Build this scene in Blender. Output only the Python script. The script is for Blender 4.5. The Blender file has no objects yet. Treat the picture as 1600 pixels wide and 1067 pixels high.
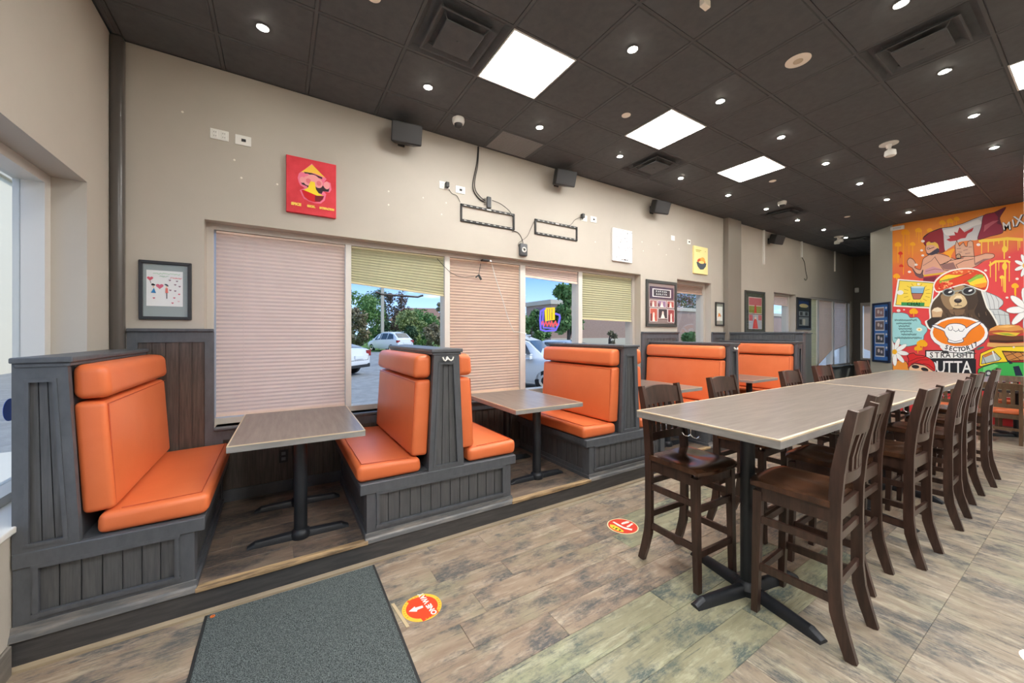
import bpy, bmesh, math, random
from mathutils import Vector, Matrix
random.seed(7)
R = math.radians
C = bpy.context.scene.collection
scene = bpy.context.scene

# ------------------------------------------------------------------ camera
CAM_H, CAM_F, CAM_CX, CAM_CY, CAM_YAW = 1.58, 588.0, 800.0, 523.0, R(31.95)
cam = bpy.data.cameras.new('camera')
cam.sensor_fit = 'HORIZONTAL'; cam.sensor_width = 36.0
cam.lens = 36.0 * CAM_F / 1600.0
cam.shift_y = -(533.5 - CAM_CY) / 1600.0
cam.clip_start = 0.02; cam.clip_end = 400
camo = bpy.data.objects.new('camera', cam); C.objects.link(camo)
camo.location = (0, 0, CAM_H)
camo.rotation_euler = (R(90), 0, -CAM_YAW)
scene.camera = camo

# ------------------------------------------------------------------ world sky
world = bpy.data.worlds.new('world'); scene.world = world
world.use_nodes = True
wn, wl = world.node_tree.nodes, world.node_tree.links
wn.clear()
wo = wn.new('ShaderNodeOutputWorld'); wb = wn.new('ShaderNodeBackground')
wtc = wn.new('ShaderNodeTexCoord'); wsep = wn.new('ShaderNodeSeparateXYZ')
wl.new(wtc.outputs['Generated'], wsep.inputs[0])
wr = wn.new('ShaderNodeValToRGB')
wr.color_ramp.elements[0].position = 0.0; wr.color_ramp.elements[0].color = (.26, .37, .54, 1)
wr.color_ramp.elements[1].position = .16; wr.color_ramp.elements[1].color = (.075, .16, .34, 1)
wl.new(wsep.outputs[2], wr.inputs[0])
wm = wn.new('ShaderNodeMapping'); wm.inputs['Scale'].default_value = (1.4, 1.4, 7.0)
wl.new(wtc.outputs['Generated'], wm.inputs[0])
wnz = wn.new('ShaderNodeTexNoise'); wnz.inputs['Scale'].default_value = 2.6; wnz.inputs['Detail'].default_value = 7
wl.new(wm.outputs[0], wnz.inputs[0])
wr2 = wn.new('ShaderNodeValToRGB')
wr2.color_ramp.elements[0].position = .53; wr2.color_ramp.elements[1].position = .70
wl.new(wnz.outputs[0], wr2.inputs[0])
wmix = wn.new('ShaderNodeMix'); wmix.data_type = 'RGBA'
wl.new(wr2.outputs[0], wmix.inputs[0]); wl.new(wr.outputs[0], wmix.inputs[6])
wmix.inputs[7].default_value = (.72, .74, .77, 1)
wl.new(wmix.outputs[2], wb.inputs[0]); wb.inputs[1].default_value = 1.9
wl.new(wb.outputs[0], wo.inputs[0])

# ------------------------------------------------------------------ sun (behind the building, never enters the windows)
sun = bpy.data.lights.new('sun', 'SUN'); sun.energy = 1.5; sun.angle = R(8); sun.color = (1, .95, .86)
suno = bpy.data.objects.new('sun', sun); C.objects.link(suno)
suno.rotation_euler = Vector((-.75, .45, -.85)).to_track_quat('-Z', 'Y').to_euler()

scene.view_settings.view_transform = 'Standard'
scene.view_settings.look = 'None'
scene.view_settings.gamma = 1.0
scene.view_settings.use_curve_mapping = False
scene.view_settings.exposure = 1.02
PANEL_STRENGTH = 26.0      # ceiling light panels
POT_STRENGTH = 170.0        # small recessed lamps
scene.cycles.max_bounces = 8
scene.cycles.diffuse_bounces = 5
scene.cycles.transparent_max_bounces = 12
scene.cycles.sample_clamp_indirect = 6

# ------------------------------------------------------------------ measured dimensions of the place
W, H, P, E = 4.02, 3.83, 0.16, 2.74       # window wall, ceiling, platform height, platform edge
XL, XM, XF = -1.06, 10.7, 14.15           # left wall, mural wall, far wall
dv = Vector((math.sin(CAM_YAW), math.cos(CAM_YAW), 0)); rv = Vector((math.cos(CAM_YAW), -math.sin(CAM_YAW), 0))
def ray(u, v): return dv + rv * ((u - CAM_CX) / CAM_F) + Vector((0, 0, (CAM_CY - v) / CAM_F))
def on_y(u, v, y): k = ray(u, v); return Vector((0, 0, CAM_H)) + k * (y / k.y)
def on_x(u, v, x): k = ray(u, v); return Vector((0, 0, CAM_H)) + k * (x / k.x)
def on_z(u, v, z): k = ray(u, v); return Vector((0, 0, CAM_H)) + k * ((z - CAM_H) / k.z)

# ------------------------------------------------------------------ materials
def lin(c):
    return tuple(((x / 255) / 12.92 if x / 255 <= .04045 else ((x / 255 + .055) / 1.055) ** 2.4) for x in c)
MATS = {}
def mat(name, col, rough=.5, metal=0.0, col2=None, nscale=4.0, stretch=(1, 1, 1), lo=.35, hi=.65, bump=0.0, bscale=None,
        spec=.5, coat=0.0, rnd=True, emit=0.0, detail=6):
    if name in MATS: return MATS[name]
    m = bpy.data.materials.new(name); m.use_nodes = True
    n, l = m.node_tree.nodes, m.node_tree.links
    b = n['Principled BSDF']
    c1 = tuple(col) + (1,)
    b.inputs['Base Color'].default_value = c1
    b.inputs['Roughness'].default_value = rough; b.inputs['Metallic'].default_value = metal
    b.inputs['Specular IOR Level'].default_value = spec
    if coat: b.inputs['Coat Weight'].default_value = coat; b.inputs['Coat Roughness'].default_value = .15
    if emit:
        b.inputs['Emission Color'].default_value = c1; b.inputs['Emission Strength'].default_value = emit
    if col2 is not None or bump:
        tc = n.new('ShaderNodeTexCoord'); mp = n.new('ShaderNodeMapping'); mp.inputs['Scale'].default_value = stretch
        src = tc.outputs['Object']
        if rnd:
            oi = n.new('ShaderNodeObjectInfo'); ad = n.new('ShaderNodeVectorMath'); ad.operation = 'MULTIPLY_ADD'
            l.new(oi.outputs['Random'], ad.inputs[0]); ad.inputs[1].default_value = (37, 23, 11)
            l.new(src, ad.inputs[2]); src = ad.outputs[0]
        l.new(src, mp.inputs[0])
        nz = n.new('ShaderNodeTexNoise'); nz.inputs['Scale'].default_value = nscale; nz.inputs['Detail'].default_value = detail
        nz.inputs['Roughness'].default_value = .62
        l.new(mp.outputs[0], nz.inputs[0])
        if col2 is not None:
            r = n.new('ShaderNodeValToRGB')
            r.color_ramp.elements[0].position = lo; r.color_ramp.elements[1].position = hi
            r.color_ramp.elements[0].color = c1; r.color_ramp.elements[1].color = tuple(col2) + (1,)
            l.new(nz.outputs[0], r.inputs[0]); l.new(r.outputs[0], b.inputs['Base Color'])
        if bump:
            bn = n.new('ShaderNodeBump'); bn.inputs['Strength'].default_value = bump; bn.inputs['Distance'].default_value = .004
            if bscale:
                nb = n.new('ShaderNodeTexNoise'); nb.inputs['Scale'].default_value = bscale; nb.inputs['Detail'].default_value = 3
                l.new(mp.outputs[0], nb.inputs[0]); l.new(nb.outputs[0], bn.inputs['Height'])
            else: l.new(nz.outputs[0], bn.inputs['Height'])
            l.new(bn.outputs[0], b.inputs['Normal'])
    MATS[name] = m
    return m
def flat(rgb, rough=.6, spec=.3):                       # plain sRGB-8bit colour, for prints and paint
    return mat('paint_%d_%d_%d_%d' % (*[int(x) for x in rgb], int(rough * 100)), lin(rgb), rough, spec=spec)
def emis(name, col, s):
    if name in MATS: return MATS[name]
    m = bpy.data.materials.new(name); m.use_nodes = True
    n, l = m.node_tree.nodes, m.node_tree.links
    n.remove(n['Principled BSDF']); e = n.new('ShaderNodeEmission')
    e.inputs[0].default_value = tuple(col) + (1,); e.inputs[1].default_value = s
    l.new(e.outputs[0], n['Material Output'].inputs[0]); MATS[name] = m
    return m
def glass(name, tint=(.97, .985, .98), refl=.06):
    if name in MATS: return MATS[name]
    m = bpy.data.materials.new(name); m.use_nodes = True
    n, l = m.node_tree.nodes, m.node_tree.links
    n.remove(n['Principled BSDF'])
    t = n.new('ShaderNodeBsdfTransparent'); t.inputs[0].default_value = tuple(tint) + (1,)
    g = n.new('ShaderNodeBsdfGlossy'); g.inputs['Roughness'].default_value = .02
    f = n.new('ShaderNodeLayerWeight'); f.inputs[0].default_value = .18
    mu = n.new('ShaderNodeMath'); mu.operation = 'MULTIPLY'; mu.inputs[1].default_value = .12
    l.new(f.outputs['Fresnel'], mu.inputs[0])
    x = n.new('ShaderNodeMixShader'); l.new(mu.outputs[0], x.inputs[0]); l.new(t.outputs[0], x.inputs[1]); l.new(g.outputs[0], x.inputs[2])
    l.new(x.outputs[0], n['Material Output'].inputs[0]); MATS[name] = m
    return m
def blind_mat(name, col, trans=.45):
    m = bpy.data.materials.new(name); m.use_nodes = True
    n, l = m.node_tree.nodes, m.node_tree.links
    n.remove(n['Principled BSDF'])
    a = n.new('ShaderNodeBsdfDiffuse'); t = n.new('ShaderNodeBsdfTranslucent'); x = n.new('ShaderNodeMixShader')
    tc = n.new('ShaderNodeTexCoord'); nz = n.new('ShaderNodeTexNoise'); nz.inputs['Scale'].default_value = 3.0
    l.new(tc.outputs['Object'], nz.inputs[0])
    r = n.new('ShaderNodeValToRGB'); r.color_ramp.elements[0].color = tuple(c * .88 for c in col) + (1,); r.color_ramp.elements[1].color = tuple(col) + (1,)
    l.new(nz.outputs[0], r.inputs[0])
    l.new(r.outputs[0], a.inputs[0]); l.new(r.outputs[0], t.inputs[0]); x.inputs[0].default_value = trans
    l.new(a.outputs[0], x.inputs[1]); l.new(t.outputs[0], x.inputs[2]); l.new(x.outputs[0], n['Material Output'].inputs[0])
    return m
def plank_mat(name, a, b, dark, cream, along):
    """distressed vinyl plank: streaky grain, blue-grey worn blotches, cream scuffs"""
    m = bpy.data.materials.new(name); m.use_nodes = True
    n, l = m.node_tree.nodes, m.node_tree.links
    bs = n['Principled BSDF']; bs.inputs['Roughness'].default_value = .42; bs.inputs['Specular IOR Level'].default_value = .4
    tc = n.new('ShaderNodeTexCoord'); oi = n.new('ShaderNodeObjectInfo')
    ad = n.new('ShaderNodeVectorMath'); ad.operation = 'MULTIPLY_ADD'
    l.new(oi.outputs['Random'], ad.inputs[0]); ad.inputs[1].default_value = (91, 57, 13); l.new(tc.outputs['Object'], ad.inputs[2])
    def noise(sc, st, det=6, rg=.65):
        mp = n.new('ShaderNodeMapping'); mp.inputs['Scale'].default_value = st if along == 'x' else (st[1], st[0], st[2])
        l.new(ad.outputs[0], mp.inputs[0])
        z = n.new('ShaderNodeTexNoise'); z.inputs['Scale'].default_value = sc; z.inputs['Detail'].default_value = det; z.inputs['Roughness'].default_value = rg
        l.new(mp.outputs[0], z.inputs[0]); return z.outputs[0]
    def ramp(fac, p0, p1, c0, c1):
        r = n.new('ShaderNodeValToRGB'); r.color_ramp.elements[0].position = p0; r.color_ramp.elements[1].position = p1
        r.color_ramp.elements[0].color = c0 + (1,); r.color_ramp.elements[1].color = c1 + (1,); l.new(fac, r.inputs[0]); return r.outputs[0]
    def mix(f, x, y):
        q = n.new('ShaderNodeMix'); q.data_type = 'RGBA'; l.new(f, q.inputs[0]); l.new(x, q.inputs[6])
        if isinstance(y, tuple): q.inputs[7].default_value = y + (1,)
        else: l.new(y, q.inputs[7])
        return q.outputs[2]
    def mul(x, y):
        q = n.new('ShaderNodeMath'); q.operation = 'MULTIPLY'; l.new(x, q.inputs[0]); l.new(y, q.inputs[1]); return q.outputs[0]
    K0, K1 = (0, 0, 0), (1, 1, 1)
    base = ramp(noise(3.0, (1, 5, 1)), .32, .68, a, b)
    base = mix(ramp(noise(4, (.8, 4, 1), 8, .75), .50, .66, K0, K1), base, cream)
    gt = n.new('ShaderNodeMix'); gt.data_type = 'RGBA'; gf = ramp(noise(1.7, (1, 1.6, 1), 4), .50, .68, K0, (.55, .55, .55)); l.new(gf, gt.inputs[0]); l.new(base, gt.inputs[6]); gt.inputs[7].default_value = (b[0] * .80, b[1] * 1.0, b[2] * .88, 1); base = gt.outputs[2]
    bl = mul(ramp(noise(3.4, (1, 1.7, 1), 7, .7), .47, .60, K0, K1), ramp(noise(18, (1, 3.6, 1), 5, .8), .35, .54, K0, K1))
    base = mix(bl, base, dark)
    st = mul(ramp(noise(8, (.55, 13, 1), 6, .75), .55, .66, K0, (.9, .9, .9)), ramp(noise(2.3, (1, 1.6, 1), 3), .42, .58, K0, K1))
    base = mix(st, base, tuple(x * .8 for x in dark))
    l.new(base, bs.inputs['Base Color'])
    bn = n.new('ShaderNodeBump'); bn.inputs['Strength'].default_value = .25; bn.inputs['Distance'].default_value = .002
    l.new(noise(9, (1, 14, 1), 4), bn.inputs['Height']); l.new(bn.outputs[0], bs.inputs['Normal'])
    return m

M_WALL = mat('wall_paint', (.44, .40, .343), .6, col2=(.465, .425, .366), nscale=1.5, bump=.06, bscale=120)
M_WALLG = mat('wall_paint_green_grey', (.47, .46, .40), .6, col2=(.49, .48, .42), nscale=1.5)
M_WALLD = mat('wall_paint_dimmed', (.10, .088, .075), .6)  # dark tone puts the weak light of the passage into the colour
M_WHITE = mat('white_paint', (.72, .71, .67), .45)
M_CEIL = mat('ceiling_tile_paint', (.078, .082, .087), .8, col2=(.094, .098, .103), nscale=14, bump=.25, bscale=220)
M_GRID = mat('ceiling_grid_paint', (.080, .084, .088), .6)
M_DARKW = mat('stained_wood', (.068, .075, .086), .40, col2=(.098, .106, .120), nscale=5, stretch=(5, 5, 2), lo=.3, hi=.75, bump=.06)
M_DARKB = mat('stained_board', (.060, .063, .068), .45, col2=(.112, .115, .120), nscale=6, stretch=(14, 14, .8), lo=.35, hi=.8, bump=.15)
M_BROWNB = mat('brown_stained_board', (.045, .036, .032), .45, col2=(.115, .09, .075), nscale=6, stretch=(14, 14, .8), lo=.38, hi=.76, bump=.15)
M_RISER = mat('dark_riser_board', (.045, .045, .047), .4, col2=(.085, .083, .082), nscale=6, stretch=(.8, 8, 8), lo=.4, hi=.8)
M_NOSE = mat('worn_nosing', (.16, .11, .065), .4, col2=(.52, .36, .19), nscale=5, stretch=(.8, 6, 6), lo=.36, hi=.6)
M_STRIP = mat('beige_shoe_strip', (.36, .29, .19), .5, col2=(.23, .18, .12), nscale=4, stretch=(.6, 6, 6))
M_ORANGE = mat('orange_vinyl', (.68, .152, .046), .40, col2=(.72, .175, .058), nscale=3, bump=.05, bscale=160, spec=.5)
M_SEAM = mat('orange_stitch', (.50, .075, .02), .5)
M_LAM = mat('laminate_walnut_grey', (.150, .120, .099), .30, col2=(.25, .208, .178), nscale=3.2, stretch=(.9, 11, 1), lo=.33, hi=.7, spec=.55)
M_LAMY = mat('laminate_walnut_grey_crosswise', (.135, .104, .084), .3, col2=(.23, .188, .155), nscale=3.2, stretch=(11, .9, 1), lo=.33, hi=.7, spec=.55)
M_EDGE = mat('laminate_edge', (.22, .215, .21), .4, col2=(.31, .30, .29), nscale=5, stretch=(1, 1, 6))
M_EDGEB = mat('worn_edge_strip', (.56, .44, .29), .45, col2=(.68, .56, .40), nscale=5)
M_BLACK = mat('black_cast_iron', (.016, .019, .024), .4, metal=.3, bump=.15, bscale=90, col2=(.024, .028, .035))
M_CHAIR = mat('espresso_wood', (.021, .0115, .0085), .30, col2=(.072, .036, .026), nscale=4, stretch=(7, 7, .9), lo=.3, hi=.75, spec=.55)
M_SEAT = mat('espresso_seat_wood', (.033, .0155, .0095), .22, col2=(.115, .05, .025), nscale=2.4, stretch=(1.2, 4, 1), lo=.35, hi=.72, spec=.6)
M_LOWCH = mat('brown_dining_wood', (.10, .06, .033), .42, col2=(.17, .105, .06), nscale=4, stretch=(6, 6, 1))
M_ALU = mat('painted_aluminium', (.62, .60, .56), .4, metal=.1)
M_ALUT = mat('taupe_window_frame', (.50, .46, .41), .45)
M_PLAST = mat('white_plastic', (.80, .79, .75), .4)
M_CREAM = mat('cream_plastic', (.92, .84, .72), .45)
M_BLKP = mat('black_plastic', (.018, .018, .019), .45)
M_GRILL = mat('speaker_grille', (.030, .030, .032), .6, bump=.4, bscale=500)
M_CHROME = mat('chrome', (.75, .75, .76), .18, metal=1.0)
M_MAT = mat('grey_mat_pile', (.030, .036, .037), .95, col2=(.17, .20, .20), nscale=230, lo=.38, hi=.66, bump=.9, detail=2, spec=.1, rnd=False)
M_RUB = mat('black_rubber', (.02, .022, .023), .7)
M_GLASS = glass('window_glass')
M_PGLASS = glass('picture_glass')
M_CABLE = mat('black_cable', (.012, .012, .012), .5)
M_FL = [plank_mat('floor_plank_x', (.235, .17, .122), (.355, .275, .205), (.085, .088, .09), (.46, .38, .295), 'x'),
        plank_mat('floor_plank_x_green', (.225, .215, .14), (.345, .325, .22), (.085, .11, .105), (.45, .43, .31), 'x'),
        plank_mat('floor_plank_y', (.235, .188, .14), (.365, .305, .235), (.085, .09, .094), (.48, .42, .335), 'y'),
        plank_mat('floor_plank_x_brown', (.14, .10, .075), (.215, .16, .12), (.05, .05, .052), (.26, .20, .15), 'x')]

# ------------------------------------------------------------------ mesh helpers
class MB:
    """collects shapes and builds ONE mesh object"""
    def __init__(s): s.v, s.f, s.mi, s.sm, s.cur, s.smooth = [], [], [], [], 0, False
    def slot(s, i, smooth=False): s.cur, s.smooth = i, smooth; return s
    def add(s, vs, fs):
        o = len(s.v); s.v += [tuple(v) for v in vs]
        for f in fs: s.f.append([i + o for i in f]); s.mi.append(s.cur); s.sm.append(s.smooth)
        return s
    def box(s, x0, x1, y0, y1, z0, z1):
        if x0 > x1: x0, x1 = x1, x0
        if y0 > y1: y0, y1 = y1, y0
        if z0 > z1: z0, z1 = z1, z0
        return s.add([(x0, y0, z0), (x1, y0, z0), (x1, y1, z0), (x0, y1, z0), (x0, y0, z1), (x1, y0, z1), (x1, y1, z1), (x0, y1, z1)],
                     [(3, 2, 1, 0), (4, 5, 6, 7), (0, 1, 5, 4), (1, 2, 6, 5), (2, 3, 7, 6), (3, 0, 4, 7)])
    def rbox(s, x0, x1, y0, y1, z0, z1, r=.01, seg=2):
        bm = bmesh.new()
        bmesh.ops.create_cube(bm, size=1)
        for v in bm.verts:
            v.co = Vector(((x0 + x1) / 2 + v.co.x * (x1 - x0), (y0 + y1) / 2 + v.co.y * (y1 - y0), (z0 + z1) / 2 + v.co.z * (z1 - z0)))
        bmesh.ops.bevel(bm, geom=list(bm.edges), offset=r, segments=seg, profile=.5, affect='EDGES')
        return s.bm(bm)
    def bm(s, bm):
        bm.verts.index_update()
        s.add([v.co for v in bm.verts], [[v.index for v in f.verts] for f in bm.faces]); bm.free(); return s
    def rprism(s, pts, axis, a, b, r=.01, seg=2):
        bm = bmesh.new()
        def mk(p, t):
            return {'y': (p[0], t, p[1]), 'x': (t, p[0], p[1]), 'z': (p[0], p[1], t)}[axis]
        v0 = [bm.verts.new(mk(p, a)) for p in pts]; v1 = [bm.verts.new(mk(p, b)) for p in pts]
        n = len(pts)
        bm.faces.new(v0); bm.faces.new(v1[::-1])
        for i in range(n): bm.faces.new((v0[(i + 1) % n], v0[i], v1[i], v1[(i + 1) % n]))
        bmesh.ops.recalc_face_normals(bm, faces=list(bm.faces))
        if r: bmesh.ops.bevel(bm, geom=list(bm.edges), offset=r, segments=seg, profile=.5, affect='EDGES')
        return s.bm(bm)
    def prism(s, pts, axis, a, b): return s.rprism(pts, axis, a, b, 0)
    def tube(s, pts, r, n=8, caps=True):
        pts = [Vector(p) for p in pts]; rings = []
        rr = r if isinstance(r, (list, tuple)) else [r] * len(pts)
        up0 = None
        for i, p in enumerate(pts):
            t = (pts[min(i + 1, len(pts) - 1)] - pts[max(i - 1, 0)]).normalized()
            if up0 is None:
                up0 = Vector((0, 0, 1)) if abs(t.z) < .9 else Vector((1, 0, 0))
            a = t.cross(up0).normalized(); b = a.cross(t).normalized(); up0 = b
            rings.append([p + a * (rr[i] * math.cos(2 * math.pi * k / n)) + b * (rr[i] * math.sin(2 * math.pi * k / n)) for k in range(n)])
        vs = [q for g in rings for q in g]; fs = []
        for i in range(len(pts) - 1):
            for k in range(n): fs.append((i * n + k, i * n + (k + 1) % n, (i + 1) * n + (k + 1) % n, (i + 1) * n + k))
        if caps: fs.append(tuple(range(n - 1, -1, -1))); fs.append(tuple((len(pts) - 1) * n + k for k in range(n)))
        return s.add(vs, fs)
    def lathe(s, prof, c=(0, 0, 0), n=20, axis='z'):
        vs, fs = [], []
        for (r, z) in prof:
            for k in range(n):
                a = 2 * math.pi * k / n; x, y = r * math.cos(a), r * math.sin(a)
                q = (x, y, z) if axis == 'z' else ((z, x, y) if axis == 'x' else (x, z, y))
                vs.append((c[0] + q[0], c[1] + q[1], c[2] + q[2]))
        for i in range(len(prof) - 1):
            for k in range(n): fs.append((i * n + k, i * n + (k + 1) % n, (i + 1) * n + (k + 1) % n, (i + 1) * n + k))
        fs.append(tuple(range(n - 1, -1, -1))); fs.append(tuple((len(prof) - 1) * n + k for k in range(n)))
        return s.add(vs, fs)
    def bar(s, p, q, w, h, up=(0, 0, 1)):
        p, q = Vector(p), Vector(q); t = (q - p).normalized(); u = Vector(up)
        a = t.cross(u).normalized() * (w / 2); b = a.cross(t).normalized() * (h / 2)
        vs = [p - a - b, p + a - b, p + a + b, p - a + b, q - a - b, q + a - b, q + a + b, q - a + b]
        return s.add(vs, [(0, 1, 2, 3), (7, 6, 5, 4), (0, 4, 5, 1), (1, 5, 6, 2), (2, 6, 7, 3), (3, 7, 4, 0)])
    def mesh(s, name, mats):
        me = bpy.data.meshes.new(name); me.from_pydata(s.v, [], s.f)
        for m in (mats if isinstance(mats, (list, tuple)) else [mats]): me.materials.append(m)
        for i, p in enumerate(me.polygons): p.material_index = s.mi[i]; p.use_smooth = s.sm[i]
        me.update()
        bm = bmesh.new(); bm.from_mesh(me); bmesh.ops.recalc_face_normals(bm, faces=list(bm.faces)); bm.to_mesh(me); bm.free()
        return me
    def build(s, name, mats, parent=None, loc=None, rotz=0):
        o = bpy.data.objects.new(name, s.mesh(name, mats)); C.objects.link(o)
        if parent: o.parent = parent
        if loc is not None: o.location = loc
        if rotz: o.rotation_euler = (0, 0, rotz)
        return o
def smooth_angle(o, ang=40):
    me = o.data
    for p in me.polygons: p.use_smooth = True
    me.set_sharp_from_angle(angle=R(ang))
    return o
def tag(o, label=None, cat=None, group=None, kind=None):
    if label: o['label'] = label
    if cat: o['category'] = cat
    if group: o['group'] = group
    if kind: o['kind'] = kind
    return o
def thing(name, label, cat, loc=(0, 0, 0), rotz=0, group=None):
    o = bpy.data.objects.new(name, None); C.objects.link(o); o.empty_display_size = .1
    o.location = loc; o.rotation_euler = (0, 0, rotz)
    return tag(o, label, cat, group)
def dup(root, loc, rotz, label, name=None):
    r = root.copy(); C.objects.link(r); r.location = loc; r.rotation_euler = (0, 0, rotz); r['label'] = label
    for ch in list(root.children):
        c = ch.copy(); C.objects.link(c); c.parent = r
        for g in list(ch.children):
            d = g.copy(); C.objects.link(d); d.parent = c
    return r
PIECES = {}
def piece(name, dims, loc, m, parent, rot=(0, 0, 0), bev=0.0):
    """one small board, plank or tile; alike pieces share their mesh"""
    k = (name, tuple(round(d, 4) for d in dims), m.name, bev)
    if k not in PIECES:
        q = MB(); a, b, c = (d / 2 for d in dims)
        if bev: 
            q.add([(-a, -b, -c), (a, -b, -c), (a, b, -c), (-a, b, -c), (-a, -b, c - bev), (a, -b, c - bev), (a, b, c - bev), (-a, b, c - bev),
                   (-a + bev, -b + bev, c), (a - bev, -b + bev, c), (a - bev, b - bev, c), (-a + bev, b - bev, c)],
                  [(3, 2, 1, 0), (0, 1, 5, 4), (1, 2, 6, 5), (2, 3, 7, 6), (3, 0, 4, 7), (4, 5, 9, 8), (5, 6, 10, 9), (6, 7, 11, 10), (7, 4, 8, 11), (8, 9, 10, 11)])
        else: q.box(-a, a, -b, b, -c, c)
        PIECES[k] = q.mesh(name, m)
    o = bpy.data.objects.new(name, PIECES[k]); C.objects.link(o); o.location = loc; o.rotation_euler = rot
    if parent: o.parent = parent
    return o
ORD = ['first', 'second', 'third', 'fourth', 'fifth', 'sixth', 'seventh', 'eighth', 'ninth', 'tenth', 'eleventh']
def text_mb(mb, txt, size, place, bold=0.0, align='CENTER', shear=0):
    """adds flat lettering; place(x, y) turns lettering coordinates into a point"""
    cu = bpy.data.curves.new('t', 'FONT'); cu.body = txt; cu.size = size; cu.align_x = align; cu.align_y = 'CENTER'; cu.offset = bold; cu.shear = shear
    cu.resolution_u = 2
    ob = bpy.data.objects.new('t', cu); C.objects.link(ob)
    me = bpy.data.meshes.new_from_object(ob)
    mb.add([place(v.co.x, v.co.y) for v in me.vertices], [list(p.vertices) for p in me.polygons])
    bpy.data.objects.remove(ob); bpy.data.curves.remove(cu); bpy.data.meshes.remove(me)
    return mb
# ================================================================== STRUCTURE
def struct(name, mb, m, parent=None):
    o = mb.build(name, m, parent)
    if not parent: o['kind'] = 'structure'
    return o
# ---- floor and planks
floor = struct('floor', MB().box(XL - .3, XF + .3, -3.5, W + .25, -.12, -.006), M_FL[0])
tag(floor, 'distressed greige plank floor of the dining room')
PW = .19
k = 0; y = .95
while y < E - .01:
    w = min(PW, E - y); x = XL - random.uniform(0, 1.0)
    while x < XM:
        x1 = x + 1.22; a, b = max(x, XL), min(x1, XM)
        if b - a > .05:
            g = (k < 3 and -1 < a < 2.3) or (k in (5, 6) and 1.9 < a < 3.4)
            piece('floor_plank', (round(b - a, 2) - .002, w - .002, .006), ((a + b) / 2, y + w / 2, -.003), M_FL[1 if g else 0], floor, bev=.0015)
        x = x1
    y += PW; k += 1
x = 1.0; i = 0
while x < XM - .1:
    for (a, b) in ((.53, .95), (-.39, .53)):
        piece('floor_plank', (.31 - .0016, b - a - .0016, .006), (x + .155, (a + b) / 2, -.003), M_FL[2], floor, bev=.001)
    x += .31
# ---- raised platform
plat = struct('platform', MB().box(XL, 7.5, E, W, 0, P - .006), M_RISER)
tag(plat, 'low raised platform under the orange booths')
y = E; k = 0
while y < W - .03:
    w = min(PW, W - y); x = XL - random.uniform(0, 1.0)
    while x < 7.5:
        a, b = max(x, XL), min(x + 1.22, 7.5)
        if b - a > .05: piece('floor_plank', (round(b - a, 2) - .002, w - .002, .006), ((a + b) / 2, y + w / 2, P - .003), M_FL[3], plat, bev=.0015)
        x += 1.22
    y += PW
MB().box(XL, 7.5, E - .014, E, .014, P - .02).build('riser_board', M_RISER, plat)
MB().prism([(E - .014, .0), (E - .032, .0), (E - .030, .012), (E - .014, .026)], 'x', XL, 7.5).build('shoe_moulding', M_STRIP, plat)
for a, b in ((-.39, .53), (1.695, 2.61), (3.775, 4.66), (5.825, 6.69)):
    MB().rbox(a, b, E - .03, E + .02, P - .022, P + .004, .006).build('nosing', M_NOSE, plat)
# ---- window wall with its openings
O1 = (-.517, 4.933, .80, 2.545); O2 = (5.88, 6.914, .80, 2.545); O3 = (9.37, 10.44, .80, 2.53); O4 = (11.29, 14.0, .72, 2.53)
q = MB(); xs = XL - .3
for (a, b, z0, z1) in (O1, O2, O3, O4):
    q.box(xs, a, W, W + .27, 0, H); q.box(a, b, W, W + .27, 0, z0); q.box(a, b, W, W + .27, z1, H); xs = b
q.box(xs, XF + .3, W, W + .27, 0, H)
wall_window = struct('wall_window', q, M_WALL); tag(wall_window, 'long beige wall with the booth windows')
# ---- left wall with its large window
OL = (.35, 3.573, .67, 2.582)
q = MB().box(XL - .3, XL, OL[1], W, 0, H).box(XL - .3, XL, OL[0], OL[1], 0, OL[2]).box(XL - .3, XL, OL[0], OL[1], OL[3], H).box(XL - .3, XL, -3.5, OL[0], 0, H)
wall_left = struct('wall_left', q, M_WALL); tag(wall_left, 'beige end wall with a tall window at the left edge')
MB().rbox(XL, XL + .016, -3.2, E - .03, .0, .14, .005).build('baseboard_left', mat('grey_baseboard', (.20, .18, .155), .5, col2=(.13, .115, .10), nscale=5, stretch=(8, 1, 8)))['kind'] = 'structure'
q = MB().box(XL - .3, XF + .3, -3.5, -3.2, 0, H); tag(struct('wall_right', q, M_WALL), 'beige side wall outside the picture')
wall_far = MB().box(XF, XF + .3, -3.2, 2.9, 0, H).box(XF, XF + .3, 2.9, 3.86, 0, .87).box(XF, XF + .3, 2.9, 3.86, 2.49, H).box(XF, XF + .3, 3.86, W, 0, H)
wall_far = tag(struct('wall_far', wall_far, M_WALLD), 'end wall beyond the mural partition, coloured dark for the dim passage')
wall_mural = struct('wall_mural', MB().prism([(XM, -3.2), (XM, 2.42), (XM + .40, 2.86), (XM + .62, 2.86), (XM + .62, -3.2)], 'z', 0, H), M_WALLG)
tag(wall_mural, 'grey green partition that carries the street mural')
struct('pillar_right', MB().rbox(7.9, 8.3, .05, .605, 0, H, .01), M_WHITE)['label'] = 'pale square pillar at the right edge'
# ---- dark corner pipe and the brown pilaster
tag(struct('trim_1', MB().rbox(XL, XL + .078, W - .085, W, 0, H, .028, 4), mat('dark_corner_trim', (.085, .075, .068), .3)), 'dark rounded corner post beside the framed drawing')
smooth_angle(bpy.data.objects['trim_1'])
tag(struct('trim_2', MB().rbox(7.33, 7.80, W - .10, W, 0, H, .006), mat('brown_pilaster_paint', (.22, .195, .165), .45)), 'brown pilaster on the window wall behind the last booth')
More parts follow.
